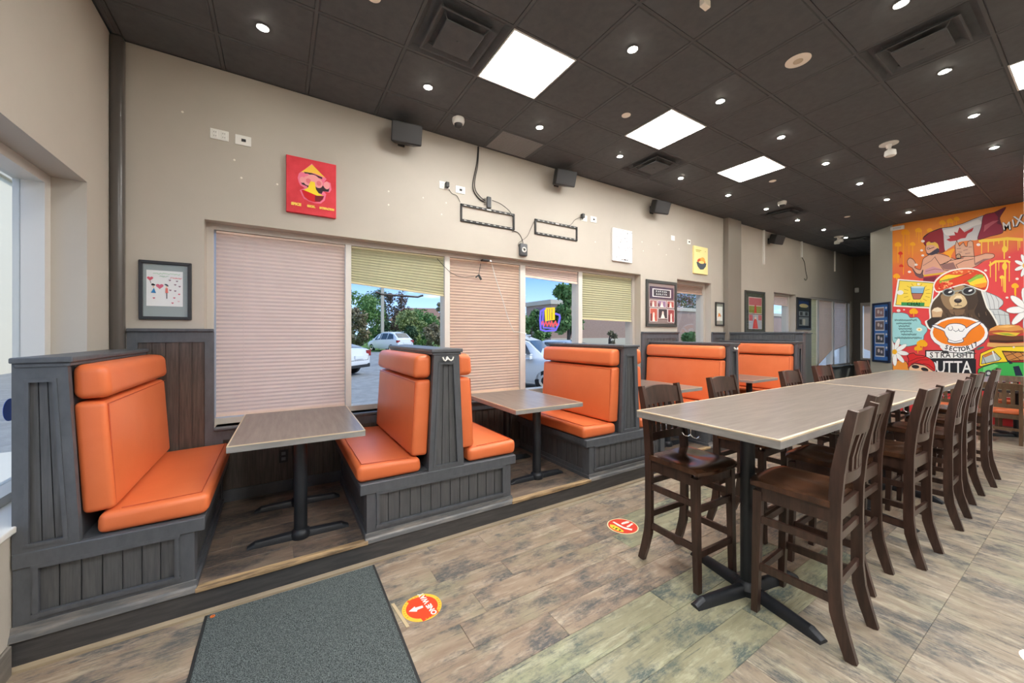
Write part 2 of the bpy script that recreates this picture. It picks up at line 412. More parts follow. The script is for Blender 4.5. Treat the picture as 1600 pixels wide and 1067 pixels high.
# ---- wainscot on the window wall
def wainscot(name, x0, x1, z0, z1, capz, label, board=M_BROWNB):
    w = struct(name, MB().box(x0, x1, W - .012, W, z0, z1), M_BROWNB); w['label'] = label
    f = MB().box(x0, x0 + .06, W - .03, W - .012, z0, z1).box(x1 - .06, x1, W - .03, W - .012, z0, z1)
    f.box(x0 + .06, x1 - .06, W - .03, W - .012, z1 - .085, z1).box(x0 + .06, x1 - .06, W - .03, W - .012, z0, z0 + .1)
    f.build('panel_frame', M_DARKW, w)
    n = max(1, round((x1 - x0 - .12) / .085)); bw = (x1 - x0 - .12) / n
    for i in range(n):
        piece('bead_board', (bw - .006, .008, z1 - z0 - .185), (x0 + .06 + bw * (i + .5), W - .016, (z0 + z1) / 2 + .0075), board, w)
    if capz: MB().rbox(x0, x1 + .0, W - .05, W, capz - .025, capz, .006).build('cap_rail', M_DARKW, w)
    return w
wainscot('trim_3', -.975, -.45, P, 1.605, 1.63, 'dark beadboard wainscot under the framed heart drawing')
wainscot('trim_4', 4.935, 5.88, P, 1.605, 1.63, 'dark beadboard wainscot under the large collage frame', M_DARKB)
wainscot('trim_5', 6.915, 7.33, P, 1.605, 1.63, 'dark beadboard wainscot under the small narrow frame', M_DARKB)
wainscot('trim_6', -.45, 4.935, P, .775, None, 'dark beadboard wainscot below the long booth window')
wainscot('trim_7', 5.88, 6.915, P, .775, None, 'dark beadboard wainscot below the second booth window', M_DARKB)
for i, (a, b) in enumerate(((-.45, 4.935), (5.88, 6.915))):
    tag(struct('trim_%d' % (8 + i), MB().rbox(a, b, W - .05, W + .12, .775, .80, .006), M_DARKW), ('long' if i == 0 else 'short') + ' dark wooden window ledge behind the booths')
tag(struct('trim_10', MB().box(7.80, 11.27, W - .02, W, 0, 1.60).rbox(7.8, 11.27, W - .045, W, 1.60, 1.63, .006), mat('slate_paint', (.19, .20, .188), .5)), 'slate painted dado beyond the booths')
tag(struct('trim_11', MB().box(11.27, XF, W - .02, W, 0, .70).rbox(11.27, XF, W - .06, W + .1, .70, .73, .008), mat('slate_paint', (.19, .20, .188), .5)), 'slate dado and sill under the far windows')
# ---- low partition behind the last booth
pt = struct('partition_low', MB().box(7.385, 7.485, E, W, P, 1.60), M_DARKW); pt['label'] = 'dark half wall closing the row of booths'
MB().rbox(7.36, 7.51, E - .03, W, 1.60, 1.63, .006).build('cap_rail', M_DARKW, pt)
MB().box(7.372, 7.385, E + .1, W - .1, 1.485, 1.50).box(7.372, 7.385, E + .1, W - .1, 1.575, 1.59).build('panel_moulding', M_DARKW, pt)
for i in range(13):
    piece('bead_board', (.008, .078, .075), (7.381, E + .15 + i * .082, 1.5375), M_DARKB, pt)
# ---- windows
def window(name, x0, x1, z0, z1, mulls, label, y0=W + .12):
    w = struct(name, MB().box(x0, x0 + .05, y0, y0 + .15, z0, z1).box(x1 - .05, x1, y0, y0 + .15, z0, z1)
               .box(x0 + .05, x1 - .05, y0, y0 + .15, z0, z0 + .05).box(x0 + .05, x1 - .05, y0, y0 + .15, z1 - .05, z1), M_ALUT)
    w['label'] = label
    ed = [x0 + .05]
    for (a, b) in mulls:
        MB().box(a, b, y0, y0 + .15, z0 + .05, z1 - .05).build('mullion', M_ALU, w); ed += [a, b]
    ed.append(x1 - .05)
    for i in range(0, len(ed), 2):
        piece('pane', (ed[i + 1] - ed[i], .006, z1 - z0 - .1), ((ed[i] + ed[i + 1]) / 2, y0 + .055, (z0 + z1) / 2), M_GLASS, w)
    return w
window('window_1', O1[0], O1[1], .80, 2.545, ((.589, .643), (1.658, 1.722), (2.711, 2.792), (3.725, 3.80)), 'long five-light window behind the near booths')
window('window_2', O2[0], O2[1], .80, 2.545, (), 'single window between the collage frame and the pilaster')
window('window_3', O3[0], O3[1], .80, 2.53, (), 'narrow window above the half wall')
window('window_4', O4[0], O4[1], .73, 2.53, ((11.73, 11.83), (12.74, 12.84), (13.70, 13.80)), 'far window with crooked blinds', W + .02)
# far wall window
wf = struct('window_5', MB().box(XF, XF + .12, 2.9, 2.95, .87, 2.49).box(XF, XF + .12, 3.81, 3.86, .87, 2.49).box(XF, XF + .12, 2.95, 3.81, .87, .92).box(XF, XF + .12, 2.95, 3.81, 2.40, 2.49), M_ALUT)
wf['label'] = 'window at the end of the dark passage'
piece('pane', (.006, .86, 1.48), (XF + .06, 3.38, 1.66), M_GLASS, wf)
# left wall window
y0 = XL - .16
wf = struct('window_6', MB().box(y0 - .13, y0, OL[1] - .07, OL[1], OL[2], OL[3]).box(y0 - .13, y0, OL[0], OL[0] + .07, OL[2], OL[3])
            .box(y0 - .13, y0, OL[0] + .07, OL[1] - .07, OL[2], OL[2] + .06).box(y0 - .13, y0, OL[0] + .07, OL[1] - .07, OL[3] - .06, OL[3]), M_ALU)
wf['label'] = 'tall bright window at the left edge'
MB().box(y0 - .13, y0, 1.9, 1.97, OL[2] + .06, OL[3] - .06).build('mullion', M_ALU, wf)
for a, b in ((OL[0] + .07, 1.9), (1.97, OL[1] - .07)):
    piece('pane', (.006, b - a, OL[3] - OL[2] - .12), (y0 - .10, (a + b) / 2, (OL[2] + OL[3]) / 2), M_GLASS, wf)
tag(struct('trim_12', MB().rbox(XL - .16, XL + .02, OL[0], OL[1], OL[2] - .02, OL[2] + .012, .006), M_WHITE), 'white sill of the left window')

# ---- ceiling, tiles, grid
ceil = struct('ceiling', MB().box(XL - .3, XF + .3, -3.5, W + .27, H + .03, H + .13), M_CEIL); tag(ceil, 'dark charcoal suspended tile ceiling')
PX, PY, X0, Y0 = .618, .614, 1.468, 2.327
LIGHTS = {(0, 0): 'first', (3, 0): 'second', (6, 0): 'third', (11, -2): 'far', (6, -4): 'edge', (-3, -4): 'h', (-3, -7): 'h', (0, -5): 'h', (3, -5): 'h', (11, -6): 'h', (0, -8): 'h', (5, -8): 'h', (10, -8): 'h'}  # panels marked h are unseen, added to brighten the room
DIFF = {(-1, 0): 1, (4, -3): 2, (4, 1): 3, (10, 1): 4, (16, 1): 5}
GRIL = {(1, 2)}
cx0 = -5
q = MB(); tiles = 0
for ix in range(-5, 21):
    for iy in range(-5, 3):
        a, b = max(XL, X0 + PX * ix), min(XF, X0 + PX * (ix + 1)); c, d = max(-3.2, Y0 + PY * iy), min(W, Y0 + PY * (iy + 1))
        if b - a < .03 or d - c < .03: continue
        if (ix, iy) in LIGHTS or (ix, iy) in DIFF or (ix, iy) in GRIL: continue
        piece('ceiling_tile', (round(b - a - .022, 3), round(d - c - .022, 3), .03), ((a + b) / 2, (c + d) / 2, H + .012), M_CEIL, ceil, rot=(math.pi, 0, 0), bev=.009)
for ix in range(-4, 22):
    x = X0 + PX * ix
    if XL < x < XF: q.box(x - .011, x + .011, -3.2, W, H - .0, H + .03)
iy = -9
while Y0 + PY * iy < W:
    y = Y0 + PY * iy
    if y > -3.2: q.box(XL, XF, y - .011, y + .011, H + .0005, H + .0295)
    iy += 1
g = q.build('ceiling_grid', M_GRID, ceil)
# ceiling beyond the rows one can see
MB().box(XL, XF, -3.2, Y0 + PY * -5, H + .012, H + .03).build('ceiling_backing', M_CEIL, ceil)
# ================================================================== BOOTHS
def booth(xc, sides, label, hook):
    t = thing('booth_bench', label, 'booth', (xc, E, P), 0, 'orange booths on the platform')
    L = 1.245
    xl = -.585 if -1 in sides else -.075
    xr = .585 if 1 in sides else .075
    # carcass + front frame
    b = MB().box(xl + .02, xr - .02, .03, L, 0, .32).box(xl - (.045 if -1 in sides else 0), xr + (.045 if 1 in sides else 0), .03, L, .335, .388)
    b.build('carcass', M_DARKW, t)
    f = MB()
    f.box(xl, xl + .07, .0, .03, 0, .315).box(xr - .07, xr, .0, .03, 0, .315).box(xl + .07, xr - .07, .0, .03, 0, .075)
    f.rbox(xl - (.045 if -1 in sides else 0), xr + (.045 if 1 in sides else 0), -.012, .03, .315, .388, .004, 1)
    fr = f.build('front_frame', M_DARKW, t)
    n = max(1, round((xr - xl - .14) / .078)); bw = (xr - xl - .14) / n
    for i in range(n):
        piece('bead_board', (bw - .006, .012, .24), (xl + .07 + bw * (i + .5), .022, .195), M_DARKB, fr)
    m = MB(); a, c = xl + .07, xr - .07
    for j_, (p_, q_) in enumerate((((a, .078), (c, .078)), ((a, .312), (c, .312)), ((a + .004, .075), (a + .004, .315)), ((c - .004, .075), (c - .004, .315)))):
        e_ = (Vector(q_) - Vector(p_)).normalized() * .011; m.bar((p_[0] - e_.x, -.002, p_[1] - e_.y), (q_[0] + e_.x, -.002, q_[1] + e_.y), .020 - .001 * (j_ // 2), .022 - .003 * (j_ // 2), (0, 1, 0))
    m.build('panel_moulding', M_DARKW, fr)
    MB().rprism([(-.028, -.018), (-.02, .006), (-.012, .016), (-.006, .045), (.001, .045), (.001, -.018)], 'x', xl - .012, xr + .012, .002, 1).build('base_moulding', mat('worn_grey_moulding', (.10, .105, .11), .4, col2=(.24, .22, .20), nscale=5, stretch=(.9, 6, 6), lo=.45, hi=.7), t)
    # side panels below the seats
    for s in sides:
        x = xl if s < 0 else xr
        sp = MB().box(x, x - s * .02, .03, .10, 0, .32).box(x, x - s * .02, L - .06, L, 0, .32).box(x, x - s * .02, .10, L - .06, 0, .07).box(x, x - s * .02, .10, L - .06, .29, .32).build('side_frame', M_DARKW, t)
        n = 13; bw = (L - .16) / n
        for i in range(n):
            piece('bead_board', (.010, bw - .006, .22), (x - s * .016, .10 + bw * (i + .5), .18), M_DARKB, sp)
        MB().box(x, x + s * .014, -.01, L, -.0, .032).build('side_moulding', M_STRIP if False else M_DARKW, t)
    # end post: tapered frame with recessed boards
    bl, br, tl, tr = -.145, .145, -.102, .102
    if -1 not in sides: bl = tl = -.075
    if 1 not in sides: br = tr = .075
    z0, z1, sw = .388, 1.285, .046
    pf = MB()
    pf.prism([(bl, z0), (bl + sw, z0), (tl + sw, z1), (tl, z1)], 'y', -.008, .03)
    pf.prism([(br - sw, z0), (br, z0), (tr, z1), (tr - sw, z1)], 'y', -.008, .03)
    def xe(z): f_ = (z - z0) / (z1 - z0); return bl + (tl - bl) * f_ + sw, br + (tr - br) * f_ - sw
    for (za, zb) in ((z0, z0 + .03), (z1 - .085, z1)):
        a0, a1 = xe(za); b0, b1 = xe(zb); pf.prism([(a0, za), (a1, za), (b1, zb), (b0, zb)], 'y', -.008, .03)
    po = pf.build('end_post', M_DARKW, t)
    za, zb = z0 + .03, z1 - .085; a0, a1 = xe(za); b0, b1 = xe(zb)
    n = 3
    for i in range(n):
        MB().prism([(a0 + (a1 - a0) * i / n + .002, za), (a0 + (a1 - a0) * (i + 1) / n - .002, za), (b0 + (b1 - b0) * (i + 1) / n - .002, zb), (b0 + (b1 - b0) * i / n + .002, zb)], 'y', .012, .024).build('bead_board', M_DARKB, po)
    m = MB()
    for j_, (p_, q_) in enumerate((((a0, za), (a1, za)), ((b0, zb), (b1, zb)), ((a0, za), (b0, zb)), ((a1, za), (b1, zb)))):
        e_ = (Vector(q_) - Vector(p_)).normalized() * .008; m.bar((p_[0] - e_.x, -.006, p_[1] - e_.y), (q_[0] + e_.x, -.006, q_[1] + e_.y), .016 - .001 * (j_ // 2), .016 - .003 * (j_ // 2), (0, 1, 0))
    m.build('panel_moulding', M_DARKW, po)
    MB().prism([(bl + .012, z0), (br - .012, z0), (tr - .012, z1), (tl + .012, z1)], 'y', .031, L).build('back_core', M_DARKW, t)
    cl, cr = (-.128 if -1 in sides else -.078), (.128 if 1 in sides else .078)
    MB().rbox(cl, cr, -.03, L + .02, z1, z1 + .027, .006).rbox(cl + .012, cr - .012, -.018, L, z1 - .02, z1, .005).build('cap_rail', M_DARKW, t)
    for s in sides:
        ss = float(s)
        o = MB().rprism([(ss * .136, .500), (ss * .262, .508), (ss * .226, 1.072), (ss * .104, 1.078)], 'y', .035, L - .01, .028, 4).build('back_cushion', M_ORANGE, t); smooth_angle(o, 60)
        MB().tube([(ss * .256, .055, .53), (ss * .228, .055, 1.06)], .0035, 6).tube([(ss * .228, .055, 1.06), (ss * .228, L - .03, 1.06)], .0024, 6).build('seam', M_SEAM, o)
        o = MB().rprism([(ss * .104, 1.088), (ss * .246, 1.092), (ss * .232, 1.262), (ss * .10, 1.272)], 'y', .030, L - .005, .042, 5).build('headrest', M_ORANGE, t); smooth_angle(o, 60)
        MB().tube([(ss * .238, .072, 1.12), (ss * .228, .072, 1.235)], .0024, 6).build('seam', M_SEAM, o)
        o = MB().rprism([(ss * .192, .392), (ss * .638, .392), (ss * .648, .45), (ss * .645, .512), (ss * .196, .498)], 'y', .012, L - .01, .034, 4).build('seat_cushion', M_ORANGE, t); smooth_angle(o, 60)
        MB().tube([(ss * .28, .046, .505), (ss * .61, .046, .515), (ss * .61, L - .05, .515)], .0024, 6).build('seam', M_SEAM, o)
    if hook:
        h = MB()
        for s in (-1, 1):
            h.tube([(0, -.014, 1.25), (s * .010, -.03, 1.23), (s * .022, -.038, 1.222), (s * .036, -.038, 1.23), (s * .044, -.034, 1.25)], .006, 6)
        h.lathe([(.012, -.012), (.012, -.018)], (0, 0, 1.238), 10, 'y')
        h.build('coat_hook', M_PLAST, t)
    return t
booth(-.98, (1,), 'single orange booth bench backing onto the left end wall', False)
booth(1.11, (-1, 1), 'double-sided orange booth in front of the car park window, nearest back-to-back one', True)
booth(3.19, (-1, 1), 'double-sided orange booth in front of the neon window, second back-to-back one', False)
booth(5.24, (-1, 1), 'double-sided orange booth below the collage frame, third back-to-back one', True)
booth(7.27, (-1,), 'single orange booth bench against the far half wall', False)

# ================================================================== TABLES
def t_foot(mb, arms, hub_r=.075, top=.05):
    for (dx, dy, L) in arms:
        d = Vector((dx, dy, 0)).normalized(); n = Vector((-d.y, d.x, 0))
        for (r0, z0, w0), (r1, z1, w1) in ((((hub_r * .7), top * 1.0, .040), (L * .86, top * .82, .036)), ((L * .86, top * .82, .036), (L, top * .30, .034))):
            p, q_ = d * r0, d * r1
            pts = []
            for (c, z, w) in ((p, z0, w0), (q_, z1, w1)):
                pts += [c + n * (w * .88 * k_) + Vector((0, 0, z * h_)) for k_, h_ in ((-1, 0), (-.95, .45), (-.7, .82), (-.25, 1), (.25, 1), (.7, .82), (.95, .45), (1, 0))]
            mb.add(pts, [tuple(range(8)), tuple(range(15, 7, -1))] + [(i_, 8 + i_, 8 + (i_ + 1) % 8, (i_ + 1) % 8) for i_ in range(8)])
    return mb
def booth_table(x0, x1, y0, y1, label, rot=0.0):
    z = .75; cx, cy = (x0 + x1) / 2, (y0 + y1) / 2
    t = thing('booth_table', label, 'table', (cx, cy, P), rot, 'tables between the booths')
    a, b = (x1 - x0) / 2, (y1 - y0) / 2
    tp = MB().box(-a + .004, a - .004, -b + .004, b - .004, z - .036, z).build('table_top', M_LAMY, t)
    MB().box(-a, a, -b, -b + .004, z - .04, z - .005).box(-a, a, b - .004, b, z - .04, z - .005).box(-a, -a + .004, -b + .004, b - .004, z - .04, z - .005).box(a - .004, a, -b + .004, b - .004, z - .04, z - .005).build('edge_band', M_EDGE, tp)
    MB().box(-a, a, -b, -b + .007, z - .005, z + .0012).box(-a, a, b - .007, b, z - .005, z + .0012).box(-a, -a + .007, -b + .007, b - .007, z - .005, z + .0012).box(a - .007, a, -b + .007, b - .007, z - .005, z + .0012).build('edge_strip', M_EDGEB, tp)
    for s in (-1, 1):
        yy = s * (b - .24)
        c = MB().lathe([(.042, .03), (.042, z - .04)], (0, 0, 0), 20).build('column', M_BLACK, t, (0, yy, 0)); smooth_angle(c)
        f = t_foot(MB(), ((1, 0, .31), (-1, 0, .31))).lathe([(.062, .0), (.066, .03), (.058, .05), (.044, .062)], (0, 0, 0), 20).build('foot', M_BLACK, t, (0, yy, 0)); smooth_angle(f, 35)
        MB().box(-.2, .2, yy - .03, yy + .03, z - .056, z - .04).build('mount_plate', M_BLACK, t)
    return t
booth_table(-.245, .54, 2.80, 3.87, 'near booth table on twin black columns beside the first orange bench', R(-1.5))
booth_table(1.80, 2.58, 2.80, 3.87, 'second booth table between the two near back-to-back booths', R(-1.0))
booth_table(3.86, 4.62, 2.80, 3.87, 'third booth table, partly behind the nearest left bar chair')
booth_table(5.90, 6.66, 2.80, 3.87, 'farthest booth table in front of the half wall')

def bar_table(x0, x1, y0, y1, bases, label, hooks):
    z = 1.07; cx, cy = (x0 + x1) / 2, (y0 + y1) / 2
    t = thing('bar_table', label, 'table', (cx, cy, 0), 0, 'tall tables pushed end to end')
    a, b = (x1 - x0) / 2, (y1 - y0) / 2
    tp = MB().box(-a + .004, a - .004, -b + .004, b - .004, z - .040, z).build('table_top', M_LAM, t)
    MB().box(-a, a, -b, -b + .004, z - .045, z - .006).box(-a, a, b - .004, b, z - .045, z - .006).box(-a, -a + .004, -b + .004, b - .004, z - .045, z - .006).box(a - .004, a, -b + .004, b - .004, z - .045, z - .006).build('edge_band', M_EDGE, tp)
    MB().box(-a, a, -b - .001, -b + .014, z - .008, z + .0012).box(-a, a, b - .010, b + .001, z - .006, z + .0012).box(-a - .001, -a + .011, -b + .014, b - .010, z - .006, z + .0012).box(a - .010, a, -b + .014, b - .010, z - .006, z + .0012).build('edge_strip', M_EDGEB, tp)
    for (bx, by, ang) in bases:
        lx, ly = bx - cx, by - cy
        c = MB().lathe([(.040, .03), (.040, z - .05)], (0, 0, 0), 20).build('column', M_BLACK, t, (lx, ly, 0)); smooth_angle(c)
        ar = [(math.cos(ang + k * math.pi / 2), math.sin(ang + k * math.pi / 2), .42) for k in range(4)]
        f = t_foot(MB(), ar, .075, .062).lathe([(.070, .0), (.074, .035), (.06, .06), (.042, .075)], (0, 0, 0), 20).build('foot', M_BLACK, t, (lx, ly, 0)); smooth_angle(f, 35)
        MB().box(lx - .22, lx + .22, ly - .22, ly + .22, z - .058, z - .0452).build('mount_plate', M_BLACK, t)
    for (hx, hy) in hooks:
        h = MB(); lx, ly = hx - cx, hy - cy
        h.tube([(lx, ly, z - .045), (lx, ly, z - .085)], .0035, 6)
        for s in (-1, 1): h.tube([(lx, ly, z - .085), (lx, ly + s * .015, z - .097), (lx, ly + s * .04, z - .098), (lx, ly + s * .055, z - .084)], .0035, 6)
        h.build('bag_hook', M_CHROME, t)
    return t
bar_table(2.06, 4.865, .855, 1.71, ((2.46, 1.20, R(-12)), (4.42, 1.25, R(-10))), 'near long bar table with worn pale edge strip', ((2.09, 1.34), (2.9, .885), (4.2, .885)))
bar_table(4.875, 7.70, .885, 1.70, ((5.35, 1.26, R(-10)), (7.2, 1.28, R(-14))), 'far long bar table joined to the near one', ((5.6, .91),))

# ================================================================== BAR CHAIRS
def strip(mb, path, depth, x0, x1):
    """plank of given depth following a path in the y-z plane, from x0 to x1"""
    n = len(path); L, Rr = [], []
    for i, (y, z) in enumerate(path):
        a = Vector(path[max(i - 1, 0)]); b = Vector(path[min(i + 1, n - 1)]); t = (b - a).normalized(); nn = Vector((-t.y, t.x))
        dd = depth[i] if isinstance(depth, (list, tuple)) else depth
        L.append(Vector((y, z)) + nn * dd / 2); Rr.append(Vector((y, z)) - nn * dd / 2)
    return mb.add([(x0, p.x, p.y) for p in L] + [(x0, p.x, p.y) for p in Rr] + [(x1, p.x, p.y) for p in L] + [(x1, p.x, p.y) for p in Rr],
                  [(i, i + 1, n + i + 1, n + i) for i in range(n - 1)] + [(3 * n + i, 3 * n + i + 1, 2 * n + i + 1, 2 * n + i) for i in range(n - 1)] +
                  [(2 * n + i, 2 * n + i + 1, i + 1, i) for i in range(n - 1)] + [(n + i, n + i + 1, 3 * n + i + 1, 3 * n + i) for i in range(n - 1)] +
                  [(0, n, 3 * n, 2 * n), (n - 1, 3 * n - 1, 4 * n - 1, 2 * n - 1)])
def seat_mesh(w, d0, d1, z0, z1):
    """saddled wooden seat, front corners rounded; front is +y"""
    nx, ny = 14, 14; vs, fs = [], []
    for top in (1, 0):
        for j in range(ny + 1):
            for i in range(nx + 1):
                u, v = i / nx * 2 - 1, j / ny
                x = u * w / 2; y = d0 + (d1 - d0) * v
                y -= (abs(u) ** 4) * .03 * max(0, v - .5) * 2
                z = z1 if top else z0
                if top:
                    r2 = math.hypot(abs(u) - .45, (v - .42) * 1.9)
                    z -= .014 * math.exp(-(r2 / .42) ** 2) * (1 if v < .95 else .5)
                    if v > .86: z -= .016 * ((v - .86) / .14) ** 2
                    if abs(u) > .93: z -= .004
                vs.append((x, y, z))
    N = (nx + 1) * (ny + 1); idx = lambda t, i, j: t * N + j * (nx + 1) + i
    for j in range(ny):
        for i in range(nx):
            fs.append((idx(0, i, j), idx(0, i + 1, j), idx(0, i + 1, j + 1), idx(0, i, j + 1)))
            fs.append((idx(1, i, j + 1), idx(1, i + 1, j + 1), idx(1, i + 1, j), idx(1, i, j)))
    for i in range(nx):
        fs.append((idx(1, i, 0), idx(1, i + 1, 0), idx(0, i + 1, 0), idx(0, i, 0))); fs.append((idx(0, i, ny), idx(0, i + 1, ny), idx(1, i + 1, ny), idx(1, i, ny)))
    for j in range(ny):
        fs.append((idx(0, 0, j), idx(0, 0, j + 1), idx(1, 0, j + 1), idx(1, 0, j))); fs.append((idx(1, nx, j), idx(1, nx, j + 1), idx(0, nx, j + 1), idx(0, nx, j)))
    return MB().add(vs, fs)
def make_bar_chair():
    t = thing('bar_chair', 'x', 'chair', (0, 0, 0), 0, 'dark wooden bar chairs along the long tables')
    hw = .205
    post = [(-.235, 0), (-.205, .10), (-.178, .21), (-.17, .32), (-.17, .60), (-.172, .76), (-.182, .90), (-.20, 1.02), (-.222, 1.13), (-.240, 1.215)]
    dp = [.045, .052, .056, .052, .05, .052, .054, .05, .044, .036]
    for s in (-1, 1):
        x0, x1 = sorted((s * hw, s * (hw - .03)))
        o = strip(MB(), post, dp, x0, x1).build('back_post', M_CHAIR, t)
    for s in (-1, 1):
        x0, x1 = sorted((s * hw, s * (hw - .04)))
        MB().prism([(.150, .695), (.195, .695), (.205, .0), (.172, .0)], 'x', x0, x1).build('leg', M_CHAIR, t)
    o = seat_mesh(.425, -.155, .235, .722, .758).build('seat', M_SEAT, t); smooth_angle(o, 50)
    a = MB().box(-hw + .03, hw - .03, .165, .187, .645, .722).box(-hw + .03, hw - .03, -.18, -.158, .645, .722)
    for s in (-1, 1): a.box(s * (hw - .008), s * (hw - .028), -.15, .155, .645, .722)
    a.build('apron', M_CHAIR, t)
    for z, dz in ((.535, .04), (.265, .042)):
        for s in (-1, 1): MB().box(s * (hw - .007), s * (hw - .025), -.15, .162, z - dz / 2, z + dz / 2).build('stretcher', M_CHAIR, t)
    for y, z in ((.178, .50), (.183, .225), (-.172, .565), (-.172, .335)):
        MB().box(-hw + .03, hw - .03, y - .009, y + .009, z - .02, z + .02).build('stretcher', M_CHAIR, t)
    def curved(z0, z1, arch, name, y0b, y0t, bow=.022, th=.02):
        n = 10; vs, fs = [], []
        for k in range(n + 1):
            u = k / n * 2 - 1; x = u * (hw - .03); cv = -bow * (1 - u * u); ar = arch * (1 - u * u)
            for (yy, zz) in ((y0b, z0), (y0t, z1 + ar)):
                vs += [(x, yy + cv - th / 2, zz), (x, yy + cv + th / 2, zz)]
        for k in range(n):
            b = 4 * k
            for (i, j) in ((0, 1), (1, 3), (3, 2), (2, 0)): fs.append((b + i, b + j, b + 4 + j, b + 4 + i))
        fs += [(0, 2, 3, 1), (4 * n, 4 * n + 1, 4 * n + 3, 4 * n + 2)]
        return smooth_angle(MB().add(vs, fs).build(name, M_CHAIR, t), 50)
    curved(1.085, 1.195, .018, 'crest_rail', -.212, -.234)
    curved(.835, .89, 0, 'lower_rail', -.177, -.181)
    for k in range(5):
        x = (k - 2) * .059; cv = -.022 * (1 - (x / .175) ** 2)
        strip(MB(), [(-.181 + cv, .885), (-.184 + cv, .96), (-.198 + cv, 1.03), (-.213 + cv, 1.09)], .013, x - .016, x + .016).build('slat', M_CHAIR, t)
    return t
ch0 = make_bar_chair()
RL = [(2.525, .915, 3, 'dark wooden bar chair nearest the camera on the right of the long table'),
      (3.24, 1.02, 1, 'second bar chair on the right side, pushed in behind the nearest one'),
      (3.885, .915, -2, 'third bar chair from the camera on the right side of the long table'),
      (4.86, .90, 1, 'fourth bar chair from the camera on the right side of the long table'),
      (5.68, .93, -1, 'fifth bar chair from the camera on the right side of the long table'),
      (6.48, .905, 2, 'farthest bar chair on the right side, before the low orange chairs')]
LL = [(2.375, 1.535, 178, 'dark wooden bar chair at the near left corner of the long table'),
      (3.32, 1.60, 180, 'second bar chair on the window side, in front of the third booth'),
      (4.48, 1.54, 181, 'third bar chair on the window side, in front of the farthest booth'),
      (5.53, 1.63, 177, 'fourth bar chair on the window side, in front of the slate dado'),
      (6.94, 1.65, 179, 'farthest bar chair on the window side, beside the blue photo frame')]
first = True
for (x, y, a, lb) in RL + LL:
    if first: ch0.location = (x, y, 0); ch0.rotation_euler = (0, 0, R(a)); ch0['label'] = lb; first = False
    else: dup(ch0, (x, y, 0), R(a), lb)

# ================================================================== LOW DINING SET BY THE MURAL
def low_chair(label, loc, rz):
    t = thing('dining_chair', label, 'chair', loc, rz, 'low chairs with orange seats')
    for s in (-1, 1):
        x0, x1 = sorted((s * .20, s * .165))
        strip(MB(), [(-.23, 0), (-.205, .2), (-.20, .45), (-.215, .65), (-.25, .88)], [.04, .045, .045, .04, .034], x0, x1).build('back_post', M_LOWCH, t)
        MB().prism([(.16, .42), (.20, .42), (.20, 0), (.168, 0)], 'x', x0, x1).build('leg', M_LOWCH, t)
        MB().box(s * .195, s * .175, -.18, .165, .20, .235).build('stretcher', M_LOWCH, t)
    MB().box(-.195, .195, -.19, .19, .36, .425).build('apron', M_LOWCH, t)
    smooth_angle(MB().rbox(-.21, .21, -.185, .22, .425, .485, .02, 3).build('seat_pad', M_ORANGE, t), 60)
    MB().box(-.165, .165, -.235, -.21, .20, .235).build('stretcher', M_LOWCH, t)
    strip(MB(), [(-.236, .79), (-.25, .88)], .022, -.165, .165).build('crest_rail', M_LOWCH, t)
    strip(MB(), [(-.206, .52), (-.211, .575)], .022, -.165, .165).build('lower_rail', M_LOWCH, t)
    for k in range(4):
        x = (k - 1.5) * .075
        strip(MB(), [(-.211, .575), (-.236, .79)], .012, x - .02, x + .02).build('slat', M_LOWCH, t)
    return t
low_chair('low brown chair with orange seat turned away from the camera by the mural', (9.18, .90, 0), R(-88))
low_chair('low brown chair glimpsed under the far end of the long table', (9.15, 1.52, 0), R(-92))
low_chair('low brown chair against the mural, facing back across the dark table', (10.32, .86, 0), R(90))
def low_table(loc, label):
    t = thing('dining_table', label, 'table', loc, 0, 'low dark tables by the mural')
    MB().rbox(-.36, .36, -.33, .33, .70, .74, .005).build('table_top', mat('dark_table_top', (.03, .028, .03), .3), t)
    smooth_angle(MB().lathe([(.045, .04), (.045, .70)], n=16).build('column', M_BLACK, t))
    t_foot(MB(), [(1, 1, .34), (-1, 1, .34), (1, -1, .34), (-1, -1, .34)]).lathe([(.075, 0), (.08, .05), (.05, .08)], n=16).build('foot', M_BLACK, t)
low_table((9.74, .80, 0), 'low dark pedestal table in front of the painted rickshaw')
low_table((9.74, 1.62, 0), 'low dark pedestal table hidden behind the end of the long table')
# ================================================================== CEILING FIXTURES
M_PANEL = emis('panel_light', (1, .985, .96), PANEL_STRENGTH)
M_POT = emis('pot_lamp_light', (1, .94, .80), POT_STRENGTH)
pl = {'first': 'large square ceiling light panel nearest the camera', 'second': 'second square ceiling light panel from the camera in the window row',
      'third': 'third square ceiling light panel from the camera in the window row', 'far': 'square ceiling light panel nearest the mural', 'edge': 'square ceiling light panel cut by the right picture edge'}
hid = 0
for (ix, iy), nm in LIGHTS.items():
    x, y = X0 + PX * (ix + .5), Y0 + PY * (iy + .5)
    if nm == 'h': hid += 1
    t = thing('light_panel', pl.get(nm, '%s unseen light panel added to brighten the camera side of the room' % ORD[hid]), 'ceiling light', (x, y, H), 0, 'square ceiling light panels')
    a, b = PX / 2 - .008, PY / 2 - .008
    MB().box(-a, a, -b, -b + .012, -.006, .02).box(-a, a, b - .012, b, -.006, .02).box(-a, -a + .012, -b + .012, b - .012, -.006, .02).box(a - .012, a, -b + .012, b - .012, -.006, .02).build('frame', M_WHITE, t)
    MB().box(-a + .012, a - .012, -b + .012, b - .012, 0, .012).build('diffuser', M_PANEL, t)
